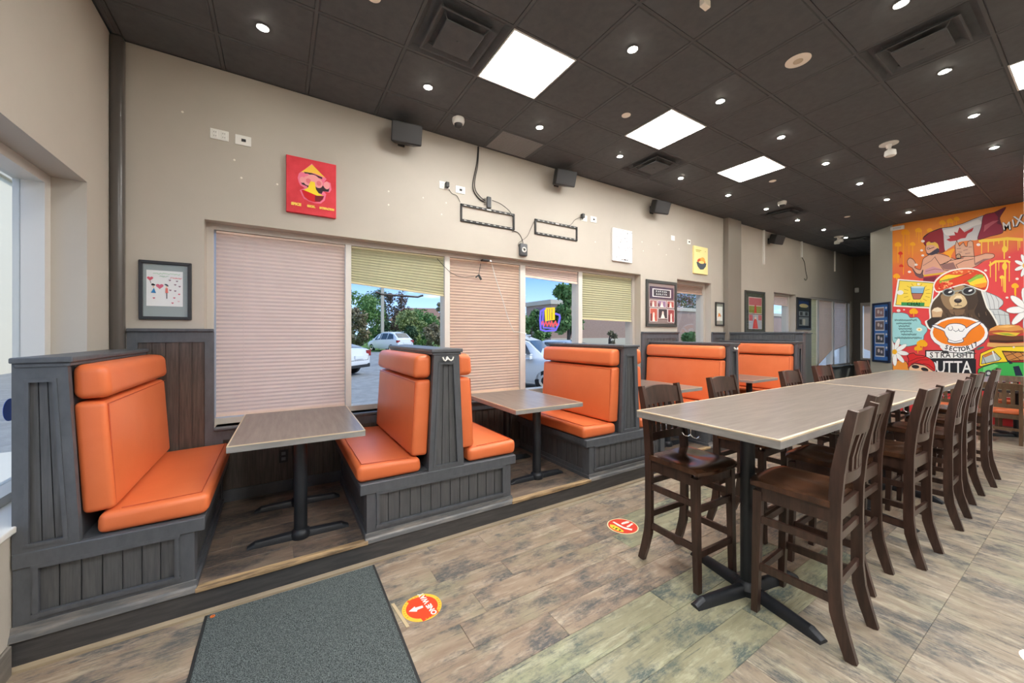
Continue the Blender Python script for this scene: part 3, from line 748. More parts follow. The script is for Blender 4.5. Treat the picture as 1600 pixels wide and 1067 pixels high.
def pot(x, y, label):
    t = thing('pot_light', label, 'ceiling light', (x, y, H), 0, 'small recessed pot lights')
    MB().lathe([(.046, .0), (.050, -.006), (.040, -.008), (.034, -.003)], n=18).build('trim_ring', M_GRID, t)
    MB().lathe([(.026, -.0045), (.026, -.0095), (.018, -.013)], n=14).build('lamp', M_POT, t)
for i in range(10): pot(-.09 + 1.250 * i, 3.30, '%s recessed pot light from the camera in the row nearest the window wall' % ORD[i])
for i in range(8): pot(1.13 + 1.243 * i, 2.01, '%s recessed pot light from the camera in the middle row' % ORD[i])  # nearest one is out of view, added for light
for i in range(6): pot(1.12 + 1.236 * i, .77, '%s recessed pot light from the camera in the row over the long table' % ORD[i])  # those before the visible ones are unseen extras that add light
pot(11.5, 2.70, 'tiny pot light at the dark passage entrance')
dl = ['large square air diffuser beside the nearest light panel', 'square air diffuser with peeling edge over the long table', 'square air diffuser beside the second light panel, near the wall',
      'square air diffuser past the third light panel', 'farthest square air diffuser above the passage']
for (ix, iy), n_ in DIFF.items():
    x, y = X0 + PX * (ix + .5), Y0 + PY * (iy + .5)
    t = thing('air_diffuser', dl[n_ - 1], 'vent', (x, y, H), 0, 'square ceiling air diffusers')
    a = .29
    q = MB()
    def ringf(r0, z0, r1, z1):
        q.add([(-r0, -r0, z0), (r0, -r0, z0), (r0, r0, z0), (-r0, r0, z0), (-r1, -r1, z1), (r1, -r1, z1), (r1, r1, z1), (-r1, r1, z1)],
              [(0, 1, 5, 4), (1, 2, 6, 5), (2, 3, 7, 6), (3, 0, 4, 7)])
    ringf(.298, -.002, .262, .028); q.box(-.298, .298, -.298, .298, .0285, .0295)
    q.build('frame', M_CEIL, t)
    q = MB(); ringf(.225, -.024, .18, .014); ringf(.225, -.024, .212, -.024); ringf(.212, -.024, .168, .014); q.build('cone', M_CEIL, t)
    MB().rbox(-.148, .148, -.148, .148, -.036, -.026, .004).lathe([(.012, -.041), (.012, -.036)], n=10).build('centre_plate', M_CEIL, t)
    q = MB()
    for sx in (-1, 1):
        for sy in (-1, 1): q.tube([(sx * .14, sy * .14, -.03), (sx * .19, sy * .19, .028)], .004, 6)
    q.build('bracket', M_GRID, t)
ix, iy = 1, 2; x = X0 + PX * 1.5
t = thing('return_grille', 'perforated grey return air grille against the window wall', 'vent', (x, 3.785, H), 0)
MB().box(-.30, .30, -.215, .215, .006, .02).build('backing', M_BLKP, t)
MB().box(-.30, .30, -.225, -.205, -.004, .014).box(-.30, .30, .205, .225, -.004, .014).box(-.30, -.28, -.205, .205, -.004, .014).box(.28, .30, -.205, .205, -.004, .014).build('frame', M_GRID, t)
for i in range(20): piece('slat', (.56, .010, .006), (0, -.195 + i * .0205, .002), mat('grey_grille', (.30, .30, .295), .5), t)
# dome cameras
for (x, y, lb) in ((1.60, 3.62, 'white dome security camera between the first speaker and light panel'), (7.24, 2.98, 'small white dome security camera past the third light panel')):
    t = thing('dome_camera', lb, 'camera', (x, y, H), 0, 'ceiling dome cameras')
    smooth_angle(MB().lathe([(.062, 0), (.064, -.03), (.055, -.055), (.045, -.06)], n=20).build('housing', M_PLAST, t))
    smooth_angle(MB().lathe([(.044, -.055), (.043, -.075), (.033, -.092), (.016, -.10), (.002, -.102)], n=20).build('dome', M_BLKP, t))
# sprinkler covers, round speaker
for (x, y, lb) in ((3.03, 2.65, 'small white sprinkler cover left of the second light panel'), (.545, 2.61, 'white sprinkler cover at the top edge above the red painting'), (6.14, 2.65, 'small white sprinkler cover past the third light panel'), (9.2, 2.7, 'farthest small white sprinkler cover')):
    tag(smooth_angle(MB().lathe([(.045, 0), (.045, -.006), (.034, -.012), (.004, -.014)], (x, y, H), 18).build('sprinkler_cover', M_CREAM)), lb, 'sprinkler', 'ceiling sprinkler covers')
t = thing('ceiling_speaker', 'round cream ceiling speaker over the long table', 'speaker', (3.62, 1.376, H))
smooth_angle(MB().lathe([(.088, 0), (.088, -.006), (.078, -.010), (.004, -.010)], n=28).build('rim', M_CREAM, t))
MB().lathe([(.034, -.010), (.034, -.013), (.028, -.0135), (.027, -.011)], n=22).build('badge_ring', mat('darker_cream', (.60, .50, .36), .5), t)  # badge ring in a darker cream than the rim
def emergency(loc, label, heads):
    t = thing('emergency_light', label, 'emergency light', loc, 0, 'emergency spot lights')
    smooth_angle(MB().lathe([(.085, 0), (.085, -.012), (.03, -.02), (.022, -.06)], n=18).build('base_plate', M_PLAST, t))
    for (hx, hy) in heads:
        smooth_angle(MB().tube([(0, 0, -.05), (hx, hy, -.075)], .015, 8).build('neck', M_PLAST, t))
        smooth_angle(MB().lathe([(.028, .03), (.05, .015), (.055, -.03), (.046, -.045), (.01, -.048)], (hx, hy, -.105), 16).build('lamp_head', M_PLAST, t))
emergency((6.10, 1.41, H), 'white single head emergency light hanging over the long table', ((.01, -.01),))
emergency((10.9, 3.35, H), 'white twin head emergency light near the dark passage', ((-.09, -.06), (.09, .06)))
t = thing('ceiling_hanger', 'cream plastic tag hanging from the ceiling at the top edge', 'tag', (2.44, 1.46, H))
MB().rbox(-.035, .035, -.02, .02, -.05, 0, .006).build('tab', M_CREAM, t)
t = thing('alarm_strobe', 'small white alarm box at the top corner of the mural', 'alarm', (XM - .005, 2.34, H - .08))
MB().rbox(-.05, 0, -.10, .10, -.045, .03, .008).build('housing', M_PLAST, t)
MB().rbox(-.056, -.05, -.06, .06, -.03, .012, .002).build('lens', mat('strobe_lens', (.65, .65, .66), .2), t)
t = thing('motion_sensor', 'white motion sensor on the dark far wall', 'sensor', (XF - .001, 3.93, 2.86)); smooth_angle(MB().rbox(-.05, 0, -.045, .045, -.07, .07, .02, 3).build('housing', M_PLAST, t))

# ================================================================== WALL ITEMS
def wall_speaker(x, z, label):
    t = thing('wall_speaker', label, 'speaker', (x, W, z), 0, 'black wall speakers under the ceiling')
    MB().rbox(-.035, .035, -.02, 0, -.06, .06, .004).tube([(0, -.01, .0), (.0, -.06, .0)], .014, 8).build('bracket', M_BLKP, t)
    # cabinet: trapezoid in plan, tilted down and turned along the room
    bm_ = MB().rprism([(-.155, 0), (.155, 0), (.10, .17), (-.10, .17)], 'z', -.098, .098, .012, 2)
    c = bm_.build('cabinet', M_BLKP, t, (0.0, -.22, -.015)); c.rotation_euler = (R(20), 0, R(-8)); smooth_angle(c)
    g_ = MB().rbox(-.146, .146, -.008, .0, -.09, .09, .006).build('grille', M_GRILL, c)
    return t
for i, (u, v, lb) in enumerate(((632, 212, 'black wall speaker above the red painting, nearest the camera'), (878, 280, 'black wall speaker above the second screen mount'),
                              (1028, 325, 'black wall speaker right of the white doodle canvas'), (1211, 375, 'farthest black wall speaker past the pilaster'))):
    p_ = on_y(u, v, W - .13); wall_speaker(p_.x, p_.z, lb)
def plate(u, v, label, kind, w=.075, h=.115):
    p_ = on_y(u, v, W); t = thing('wall_plate', label, 'outlet', (p_.x, W, p_.z), 0, 'white wall plates above the windows')
    MB().rbox(-w / 2, w / 2, -.008, 0, -h / 2, h / 2, .003).build('cover', M_PLAST, t)
    if kind == 'double':
        for s in (-1, 1):
            r_ = MB().rbox(s * w * .24 - .017, s * w * .24 + .017, -.011, -.008, -.032, .032, .0015).build('receptacle', M_PLAST, t)
            q_ = MB()
            for zz in (-.016, .016): q_.box(s * w * .24 - .008, s * w * .24 - .005, -.0115, -.011, zz - .006, zz + .004).box(s * w * .24 + .005, s * w * .24 + .008, -.0115, -.011, zz - .006, zz + .004)
            q_.build('slot', M_BLKP, r_)['kind'] = 'stuff'
    elif kind == 'port': MB().rbox(-.012, .02, -.014, -.008, -.012, .012, .002).build('port', M_BLKP, t)
    elif kind == 'blank': MB().lathe([(.004, -.0095), (.004, -.008)], (0, 0, .04), 8, 'y').lathe([(.004, -.0095), (.004, -.008)], (0, 0, -.04), 8, 'y').build('screw', M_ALU, t)
    return t
plate(343, 211, 'double white outlet plate above the framed drawing', 'double', .125, .085)
plate(380, 220, 'white cable port plate right of the double outlet', 'port', .115, .085)
plate(694, 290, 'white outlet plate with a black plug left of the first screen mount', 'double', .12, .085)
plate(719, 297, 'white cable port plate just above the first screen mount', 'port', .12, .085)
plate(912, 341, 'white outlet plate with a plugged cord right of the second screen mount', 'double', .12, .085)
plate(927, 343, 'white port plate right of the plugged outlet', 'port', .12, .085)
plate(1051, 372, 'blank white plate left of the yellow bowl poster', 'blank', .10, .085)
plate(1076, 378, 'white port plate above the yellow bowl poster', 'port', .10, .085)
p_ = on_y(443, 712, W - .016); t = thing('wall_plate', 'black outlet plate on the wainscot under the near booth table', 'outlet', (p_.x, W - .02, p_.z), 0)
MB().rbox(-.035, .035, -.008, 0, -.057, .057, .003).build('cover', M_BLKP, t)
for s in (-1, 1): MB().rbox(-.016, .016, -.011, -.008, s * .024 - .014, s * .024 + .014, .002).build('receptacle', mat('grey_device', (.13, .14, .15), .4), t)
def tv_mount(pts, label):
    c = [on_y(u, v, W) for u, v in pts]; x0, x1 = c[0].x, c[1].x; z0, z1 = (c[2].z + c[3].z) / 2, (c[0].z + c[1].z) / 2
    t = thing('screen_mount', label, 'tv mount', ((x0 + x1) / 2, W, (z0 + z1) / 2), 0, 'empty black screen mounts')
    a, b = (x1 - x0) / 2, (z1 - z0) / 2
    for s in (-1, 1):
        r_ = MB().box(-a, a, -.022, -.018, s * b - (.022 if s > 0 else 0), s * b + (0 if s > 0 else .022)).box(-a, a, -.018, 0, s * b - .004, s * b + .004).build('rail', M_BLKP, t)
        q_ = MB()
        for k in range(9): q_.box(-a + .04 + k * (2 * a - .11) / 8, -a + .07 + k * (2 * a - .11) / 8, -.0228, -.022, s * (b - .014), s * (b - .008))
        q_.build('slot', M_ALU, r_)['kind'] = 'stuff'
    for s in (-1, 1): MB().box(s * a, s * (a - .018), -.022, 0, -b + .004, b - .004).build('side_bar', M_BLKP, t)
    MB().box(-.03, .03, -.024, -.022, b - .02, b - .004).build('level_window', M_ALU, t)
tv_mount([(719, 318), (803, 336), (803, 360), (719, 345)], 'black empty screen mount left of the power adapter')
tv_mount([(835, 343), (901, 355), (902, 376), (835, 366)], 'black empty screen mount right of the power adapter')
def cable(pts, label, r=.004, name='cable', m=M_CABLE, dy=.012):
    P3 = [on_y(u, v, W - dy) for u, v in pts]
    # smooth through the points
    out = []
    for i in range(len(P3) - 1):
        p0, p1, p2, p3 = P3[max(i - 1, 0)], P3[i], P3[i + 1], P3[min(i + 2, len(P3) - 1)]
        for k in range(6):
            s = k / 6; out.append(.5 * ((2 * p1) + (p2 - p0) * s + (2 * p0 - 5 * p1 + 4 * p2 - p3) * s * s + (3 * p1 - p0 - 3 * p2 + p3) * s ** 3))
    out.append(P3[-1])
    return tag(smooth_angle(MB().tube(out, r, 6).build(name, m)), label, 'cable', 'loose cables around the screen mounts')
cable([(747, 229), (745, 255), (739, 285), (741, 300), (750, 312), (758, 316)], 'left one of the two black cables dropping from the ceiling to the small signal box', .006)
cable([(748, 229), (746.5, 258), (742, 282), (743, 297), (751, 308), (758, 313)], 'right one of the two black cables dropping from the ceiling to the small signal box', .005, dy=.02)
cable([(769, 313), (783, 319), (797, 331), (803, 345), (804, 358)], 'black cable curving from the signal box to the first mount', dy=.034)
cable([(800, 362), (807, 362), (813, 368), (817, 378), (816, 384)], 'short black cable between the first mount and the power adapter')
cable([(835, 345), (829, 358), (823, 370), (811, 379), (810, 385)], 'thin grey cable between the power adapter and the second mount', .0025)
cable([(700, 293), (706, 302), (714, 306), (719, 316)], 'thin black cable from the outlet to the first mount', .003)
cable([(909, 339), (899, 343), (893, 350), (886, 354)], 'thin black cord from the right outlet to the second mount', .003)
def small_box(u, v, w, h, d, name, label, cat, extra=None, dy=0):
    p_ = on_y(u, v, W); t = thing(name, label, cat, (p_.x, W, p_.z))
    smooth_angle(MB().rbox(-w / 2, w / 2, -d, 0, -h / 2, h / 2, min(w, d) * .42, 4).build('housing', mat('dark_grey_device', (.06, .065, .07), .4), t))
    return t
t = small_box(763, 317, .06, .14, .03, 'signal_box', 'small grey signal box above the first screen mount', 'device')
for k in range(3): MB().lathe([(.008, -.032), (.008, .0)], (-.04, -.015, -.03 + k * .03), 8, 'x').build('connector', M_CHROME, t)
t = small_box(816, 391, .12, .16, .045, 'power_adapter', 'grey rounded power adapter between the two screen mounts', 'adapter')
MB().lathe([(.034, -.048), (.034, -.045), (.018, -.045), (.018, -.048)], n=18, axis='y').build('label_ring', M_ALU, t)
for (u, v, lb) in ((697.5, 290, 'black plug in the outlet left of the first screen mount'), (909, 338, 'black plug in the outlet right of the second screen mount')):
    p_ = on_y(u, v, W - .012); o = MB().rbox(-.02, .02, -.045, 0, -.03, .03, .006).tube([(0, -.02, -.03), (0, -.02, -.045)], .006, 6).build('power_plug', M_BLKP, None, (p_.x, W - .012, p_.z)); tag(o, lb, 'plug', 'black power plugs')
# white conduits and hanging cord on the far part of the wall
for (u, v0, v1, lb) in ((1194, 363, 413, 'longest white conduit hanging from the ceiling right of the pilaster'), (1253, 382, 402, 'short white conduit with a loose cord below'), (1305, 398, 424, 'farthest white conduit near the dark passage')):
    a, b = on_y(u, v0, W - .02), on_y(u, v1, W - .02)
    tag(MB().box(a.x - .02, a.x + .02, W - .03, W, b.z, H).build('conduit', M_PLAST), lb, 'conduit', 'white conduits on the wall')
cable([(1253, 402), (1257, 410), (1259, 424), (1261, 434), (1259, 438), (1257, 435)], 'loose dark cord dangling below the short conduit', .006)

# ================================================================== FRAMES, CANVASES, PRINTS on the window wall
def rect_of(pts):
    c = [on_y(u, v, W) for u, v in pts]
    return (c[0].x + c[3].x) / 2, (c[1].x + c[2].x) / 2, (c[2].z + c[3].z) / 2, (c[0].z + c[1].z) / 2
class Art:
    """flat print on the window wall: rectangles, polygons and lettering given in 0..1 picture coordinates (y up)"""
    def __init__(s, x0, x1, z0, z1, y): s.r = (x0, x1, z0, z1); s.y = y; s.mb = MB(); s.mats = []; s.k = 0
    def pt(s, u, v): x0, x1, z0, z1 = s.r; return (x0 + (x1 - x0) * u, s.y - s.k * .0004, z0 + (z1 - z0) * v)
    def m(s, rgb):
        m_ = flat(rgb)
        if m_ not in s.mats: s.mats.append(m_)
        s.mb.slot(s.mats.index(m_)); s.k += 1
    def poly(s, rgb, pts): s.m(rgb); s.mb.add([s.pt(*p_) for p_ in pts], [list(range(len(pts)))]); return s
    def rect(s, rgb, a, b, c, d): return s.poly(rgb, [(a, c), (b, c), (b, d), (a, d)])
    def ell(s, rgb, cx, cy, rx, ry, n=18): return s.poly(rgb, [(cx + rx * math.cos(2 * math.pi * i / n), cy + ry * math.sin(2 * math.pi * i / n)) for i in range(n)])
    def line(s, rgb, pts, w):
        s.m(rgb); asp = (s.r[1] - s.r[0]) / (s.r[3] - s.r[2])
        for (a, b) in zip(pts[:-1], pts[1:]):
            d = Vector(((b[0] - a[0]) * asp, b[1] - a[1])); d = d.normalized() if d.length else Vector((1, 0)); nx, ny = -d.y * w / asp, d.x * w
            s.mb.add([s.pt(a[0] + nx, a[1] + ny), s.pt(b[0] + nx, b[1] + ny), s.pt(b[0] - nx, b[1] - ny), s.pt(a[0] - nx, a[1] - ny)], [(0, 1, 2, 3)])
        return s
    def heart(s, rgb, cx, cy, r):
        asp = (s.r[1] - s.r[0]) / (s.r[3] - s.r[2])
        return s.poly(rgb, [(cx + r / asp * 16 * math.sin(t_) ** 3 / 16, cy + r * (13 * math.cos(t_) - 5 * math.cos(2 * t_) - 2 * math.cos(3 * t_) - math.cos(4 * t_)) / 16) for t_ in [2 * math.pi * i / 20 for i in range(20)]])
    def text(s, rgb, txt, cx, cy, h, bold=0.0, wscale=1.0):
        s.m(rgb); x0, x1, z0, z1 = s.r; bx, bz = x0 + (x1 - x0) * cx, z0 + (z1 - z0) * cy; hh = (z1 - z0) * h; yy = s.y - s.k * .0004
        text_mb(s.mb, txt, hh, lambda x, y: (bx + x * wscale, yy, bz + y), bold); return s
    def build(s, name, parent): return s.mb.build(name, s.mats, parent)
def frame(name, pts, label, fm, fw, mat_rgb, depth=.025):
    x0, x1, z0, z1 = rect_of(pts)
    t = thing(name, label, 'picture', ((x0 + x1) / 2, W, z0), 0, 'framed pictures on the wall')
    a, h = (x1 - x0) / 2, z1 - z0
    q_ = MB()
    for poly in ([(-a, 0), (a, 0), (a - fw, fw), (-a + fw, fw)], [(a, 0), (a, h), (a - fw, h - fw), (a - fw, fw)], [(a, h), (-a, h), (-a + fw, h - fw), (a - fw, h - fw)], [(-a, h), (-a, 0), (-a + fw, fw), (-a + fw, h - fw)]):
        q_.rprism(poly, 'y', -depth, 0, .003, 1)
    q_.build('frame', fm, t)
    MB().box(-a + fw, a - fw, -.008, -.004, fw, h - fw).build('mat_board', flat(mat_rgb), t)
    g_ = MB().box(-a + fw, a - fw, -.0165, -.0155, fw, h - fw).build('pane', M_PGLASS, t)
    return t, Art(-a + fw, a - fw, fw, h - fw, -.0085)
M_FB = mat('black_frame', (.022, .023, .026), .35)
M_FG = mat('green_black_frame', (.045, .05, .048), .35)
# child's heart drawing
t, A = frame('picture_frame', [(217, 407), (300, 411), (300, 500), (218, 499)], 'black framed heart drawing on grey mat beside the first window', M_FB, .024, (158, 166, 170))
A.rect((238, 236, 240), .07, .88, .20, .88)
A.heart((226, 104, 124), .15, .72, .045).heart((222, 110, 138), .36, .58, .055)
A.line((90, 70, 80), [(.15, .68), (.17, .63)], .004)
A.ell((40, 36, 44), .21, .605, .035, .02).ell((40, 36, 44), .235, .60, .03, .014).poly((60, 136, 200), [(.17, .45), (.28, .445), (.235, .545)]).ell((236, 200, 170), .225, .565, .018, .02)
A.poly((60, 80, 100), [(.46, .615), (.55, .575), (.555, .60), (.53, .62), (.49, .63)]).poly((236, 128, 120), [(.485, .455), (.55, .455), (.54, .55), (.49, .55)]).line((50, 44, 56), [(.52, .455), (.52, .345)], .006).ell((236, 200, 170), .515, .575, .018, .018)
for (x, y) in ((.75, .69), (.71, .62), (.81, .59), (.71, .5), (.6, .51), (.80, .44), (.69, .365), (.79, .30), (.65, .265), (.24, .35), (.59, .70)):
    A.heart((214, 110, 134) if y < .5 else (150, 120, 140), x, y, .018)
random.seed(3)
for (y, x0_, x1_, c_) in ((.82, .22, .82, (150, 196, 160)), (.765, .36, .56, (150, 190, 170)), (.745, .60, .86, (230, 130, 140))):
    A.line(c_, [(x0_ + (x1_ - x0_) * i / 26, y + random.uniform(-.014, .014)) for i in range(27)], .0035)
A.build('drawing', t)
# red canvas
x0, x1, z0, z1 = rect_of([(447, 244), (524, 259), (525, 342), (447, 332)])
t = thing('canvas_painting', 'red canvas painting of a noodle eater in a straw hat with yellow lettering', 'painting', ((x0 + x1) / 2, W, z0))
a, h = (x1 - x0) / 2, z1 - z0
MB().rbox(-a, a, -.035, 0, 0, h, .003, 1).build('canvas', mat('red_canvas', lin((200, 28, 44)), .55, col2=lin((222, 52, 66)), nscale=5, rnd=False), t)
A = Art(-a, a, 0, h, -.0355)
pink = (236, 120, 150)
A.poly(pink, [(.22, .62), (.24, .55), (.27, .50), (.36, .46), (.30, .43), (.26, .41), (.30, .33), (.34, .27), (.44, .235), (.56, .22), (.68, .23), (.76, .30), (.79, .42), (.74, .46), (.86, .46), (.90, .52), (.88, .64), (.80, .66), (.74, .62), (.80, .70), (.62, .80), (.50, .93), (.36, .80), (.27, .73), (.24, .70)])
A.poly((246, 196, 70), [(.285, .735), (.50, .915), (.775, .715), (.70, .735), (.55, .76), (.40, .755)])
A.poly((52, 36, 40), [(.34, .75), (.50, .755), (.71, .715), (.71, .68), (.60, .70), (.55, .69), (.48, .715), (.42, .73), (.36, .725)])
A.poly((56, 36, 44), [(.27, .60), (.30, .52), (.40, .50), (.44, .46), (.40, .42), (.70, .41), (.72, .46), (.84, .47), (.86, .55), (.74, .55), (.68, .60), (.36, .60)])
for (cx, cy, rx, ry) in ((.42, .60, .095, .085), (.63, .59, .09, .085), (.52, .66, .12, .07), (.31, .60, .05, .055), (.80, .58, .065, .07)): A.ell((238, 158, 160), cx, cy, rx, ry)
A.ell((226, 120, 130), .43, .60, .05, .045).ell((226, 120, 130), .64, .59, .05, .045)
A.poly((246, 214, 52), [(.47, .60), (.555, .60), (.58, .47), (.64, .405), (.73, .375), (.60, .36), (.45, .37), (.33, .42), (.42, .47)])
A.poly((206, 24, 36), [(.29, .415), (.34, .42), (.60, .36), (.745, .375), (.72, .31), (.66, .255), (.55, .235), (.44, .25), (.35, .30)])
A.poly((120, 24, 40), [(.56, .355), (.745, .375), (.72, .31), (.66, .255), (.56, .25)])
A.text((248, 206, 96), 'SPICE', .19, .145, .062, .003).text((248, 206, 96), 'SIZZL', .485, .145, .05, .003).text((248, 206, 96), 'SATISFACTION', .805, .145, .05, .0025, .72)
A.build('painted_picture', t)
# white doodle canvas
x0, x1, z0, z1 = rect_of([(955, 357), (985, 361), (986, 411), (956, 408)])
t = thing('canvas_print', 'white canvas dotted with tiny doodles above the olive blind', 'print', ((x0 + x1) / 2, W, z0)); a, h = (x1 - x0) / 2, z1 - z0
MB().rbox(-a, a, -.03, 0, 0, h, .002, 1).build('canvas', flat((240, 240, 238)), t)
A = Art(-a, a, 0, h, -.0305); random.seed(5)
for i in range(70):
    x, y = random.uniform(.06, .94), random.uniform(.12, .95); s_ = random.uniform(.008, .024)
    c_ = random.choice([(50, 50, 54), (90, 90, 96), (84, 92, 104), (140, 134, 134)])
    if i % 3 == 0: A.ell(c_, x, y, s_, s_ * .7, 8)
    elif i % 3 == 1: A.line(c_, [(x - s_, y), (x, y + s_), (x + s_, y - s_ * .5)], .006)
    else: A.poly(c_, [(x - s_, y - s_ * .6), (x + s_, y - s_ * .3), (x, y + s_)])
A.rect((40, 40, 44), .34, .44, .045, .062).rect((40, 40, 44), .47, .60, .035, .068).rect((60, 60, 64), .62, .70, .042, .064); A.build('doodles', t)['kind'] = 'stuff'
# yellow bowl poster
x0, x1, z0, z1 = rect_of([(1082, 384), (1103, 388), (1104, 430), (1082, 427)])
t = thing('canvas_print', 'yellow canvas with a dark food bowl left of the pilaster', 'print', ((x0 + x1) / 2, W, z0)); a, h = (x1 - x0) / 2, z1 - z0
MB().rbox(-a, a, -.03, 0, 0, h, .002, 1).build('canvas', flat((240, 228, 160)), t)
A = Art(-a, a, 0, h, -.0305)
A.ell((226, 130, 60), .52, .45, .30, .13).ell((240, 170, 80), .62, .53, .16, .09).ell((206, 84, 50), .36, .47, .12, .06)
A.poly((74, 84, 92), [(.16, .42), (.88, .42), (.84, .30), (.66, .18), (.44, .16), (.24, .27)]); A.ell((250, 214, 130), .52, .43, .2, .05)
A.line((180, 160, 60), [(.1, .85), (.5, .86)], .012).line((180, 160, 60), [(.12, .80), (.42, .81)], .01).line((170, 160, 70), [(.78, .84), (.82, .86)], .012); A.build('bowl_picture', t)
# collage
t, A = frame('picture_frame', [(1008, 437), (1056, 441), (1056, 511), (1009, 510)], 'large black framed photo collage between the two booth windows', M_FG, .05, (150, 132, 130))
A.rect((76, 66, 86), .06, .96, .62, .92).rect((236, 226, 226), .16, .86, .665, .87).rect((66, 66, 76), .20, .82, .685, .85)
random.seed(21)
for row_, n_ in ((.80, 6), (.735, 6)):
    for k_ in range(n_):
        x_ = .30 + k_ * .072; A.line((240, 240, 240), [(x_, row_ - .02), (x_ + random.uniform(-.01, .02), row_ + .022), (x_ + .035, row_ + random.uniform(-.02, .02))], .006)
cols = [(176, 110, 110), (150, 120, 150), (170, 90, 80), (186, 92, 76), (66, 58, 62), (150, 70, 70)]
for i, (a_, b_, c_, d_) in enumerate(((.06, .30, .42, .57), (.35, .64, .42, .57), (.70, .95, .42, .57), (.06, .31, .06, .37), (.36, .68, .14, .37), (.72, .95, .05, .36))):
    A.rect((232, 222, 220), a_ - .015, b_ + .015, c_ - .01, d_ + .01).rect(cols[i], a_, b_, c_, d_)
    A.ell((230, 200, 190), a_ + (b_ - a_) * .5, c_ + (d_ - c_) * .55, .035, .05).poly((240, 224, 214), [(a_ + .08, c_), (b_ - .08, c_), ((a_ + b_) / 2 + .02, c_ + (d_ - c_) * .5), ((a_ + b_) / 2 - .03, c_ + (d_ - c_) * .5)]).rect((90, 40, 44), a_, a_ + .05, c_, c_ + (d_ - c_) * .6)
A.build('photo_collage', t)
# small narrow frame
t, A = frame('picture_frame', [(1117, 472), (1130, 473), (1130, 509), (1117, 509)], 'small narrow black frame with a white card right of the second window', M_FB, .024, (150, 156, 146))
A.rect((238, 240, 238), .08, .92, .18, .86).poly((240, 150, 80), [(.25, .34), (.5, .40), (.72, .34), (.6, .52), (.35, .55)]).rect((150, 140, 150), .6, .75, .40, .44); A.build('card', t)
# sports photo frame
t, A = frame('picture_frame', [(1163, 454), (1194, 456), (1194, 520), (1163, 520)], 'dark framed pair of red sports photos past the pilaster', M_FG, .05, (70, 76, 66))
A.rect((206, 190, 186), .14, .90, .45, .90).rect((180, 90, 100), .16, .88, .68, .88).rect((128, 132, 60), .16, .88, .47, .66).poly((190, 60, 50), [(.45, .47), (.60, .47), (.56, .70), (.48, .70)])
A.rect((206, 196, 200), .14, .90, .04, .43).rect((170, 176, 190), .16, .88, .05, .42).poly((200, 70, 70), [(.36, .05), (.68, .05), (.6, .28), (.5, .34), (.42, .26)]).ell((230, 190, 170), .52, .34, .06, .035).rect((190, 96, 104), .16, .36, .26, .42).rect((190, 96, 104), .68, .88, .28, .42)
A.build('sports_photos', t)
t, A = frame('picture_frame', [(1244, 464), (1266, 467), (1266, 516), (1244, 514)], 'dark framed stadium photos left of the far blinds', M_FB, .04, (38, 46, 62))
A.rect((34, 60, 110), .12, .88, .70, .94).ell((206, 190, 140), .5, .78, .36, .07).rect((60, 70, 60), .12, .88, .62, .72)
A.rect((150, 156, 160), .12, .88, .42, .58).rect((60, 66, 70), .2, .4, .44, .56).rect((60, 66, 70), .6, .8, .44, .56).rect((140, 146, 150), .12, .88, .08, .38).rect((206, 200, 190), .42, .6, .1, .32).rect((56, 62, 66), .14, .34, .12, .3)
A.build('stadium_photos', t)
# blue frame on the oblique face of the mural partition
p0, p1 = Vector((XM, 2.42, 0)), Vector((XM + .40, 2.86, 0)); dirv = (p1 - p0).normalized(); nrm = Vector((-dirv.y, dirv.x, 0))
mid = p0 + dirv * .27
t = thing('picture_frame', 'tall blue framed strip of four team photos beside the mural', 'picture', (mid.x + nrm.x * .001, mid.y + nrm.y * .001, 1.0), math.atan2(-dirv.y, -dirv.x), 'framed pictures on the wall')
a, h = .235, 1.26
q_ = MB().rbox(-a, a, -.03, 0, 0, .04, .003, 1).rbox(-a, a, -.03, 0, h - .04, h, .003, 1).rbox(-a, -a + .04, -.03, 0, .04, h - .04, .003, 1).rbox(a - .04, a, -.03, 0, .04, h - .04, .003, 1); q_.build('frame', mat('navy_frame', lin((24, 38, 70)), .35), t)
MB().box(-a + .04, a - .04, -.010, -.004, .04, h - .04).build('mat_board', flat((70, 122, 196)), t)
A = Art(-a + .04, a - .04, .04, h - .04, -.0105)
for i in range(4):
    z_ = .06 + i * .235
    A.rect((214, 218, 226), .08, .72, z_, z_ + .19).rect([(84, 84, 96), (70, 78, 90), (120, 106, 110), (150, 120, 124)][i], .11, .69, z_ + .02, z_ + .17)
    A.ell((214, 200, 196), .32, z_ + .11, .08, .035).ell((200, 196, 206), .52, z_ + .09, .07, .03).rect((34, 54, 96), .78, .94, z_ + .01, z_ + .12).ell((220, 224, 230), .86, z_ + .17, .06, .02)
A.build('team_photos', t)
# paint dabs (filled holes) on the wall
random.seed(9)
for i, (u, v) in enumerate(sorted(((366, 250), (377, 278), (607, 299), (661, 309), (607, 320), (697, 317), (690, 335), (1003, 378), (1029, 382), (1041, 398), (1061, 389), (1005, 392), (930, 378), (285, 175), (433, 288)))):
    p_ = on_y(u, v, W); r_ = .009
    tag(MB().lathe([(r_, -.0015), (r_ * .6, -.003), (.001, -.0032)], (p_.x, W, p_.z), 10, 'y').build('filler_dab', flat((236, 230, 218))), '%s small pale dab of wall filler counted from the left' % (ORD[i] if i < 11 else ['twelfth', 'thirteenth', 'fourteenth', 'fifteenth'][i - 11]), 'wall mark', 'filler dabs on the wall')
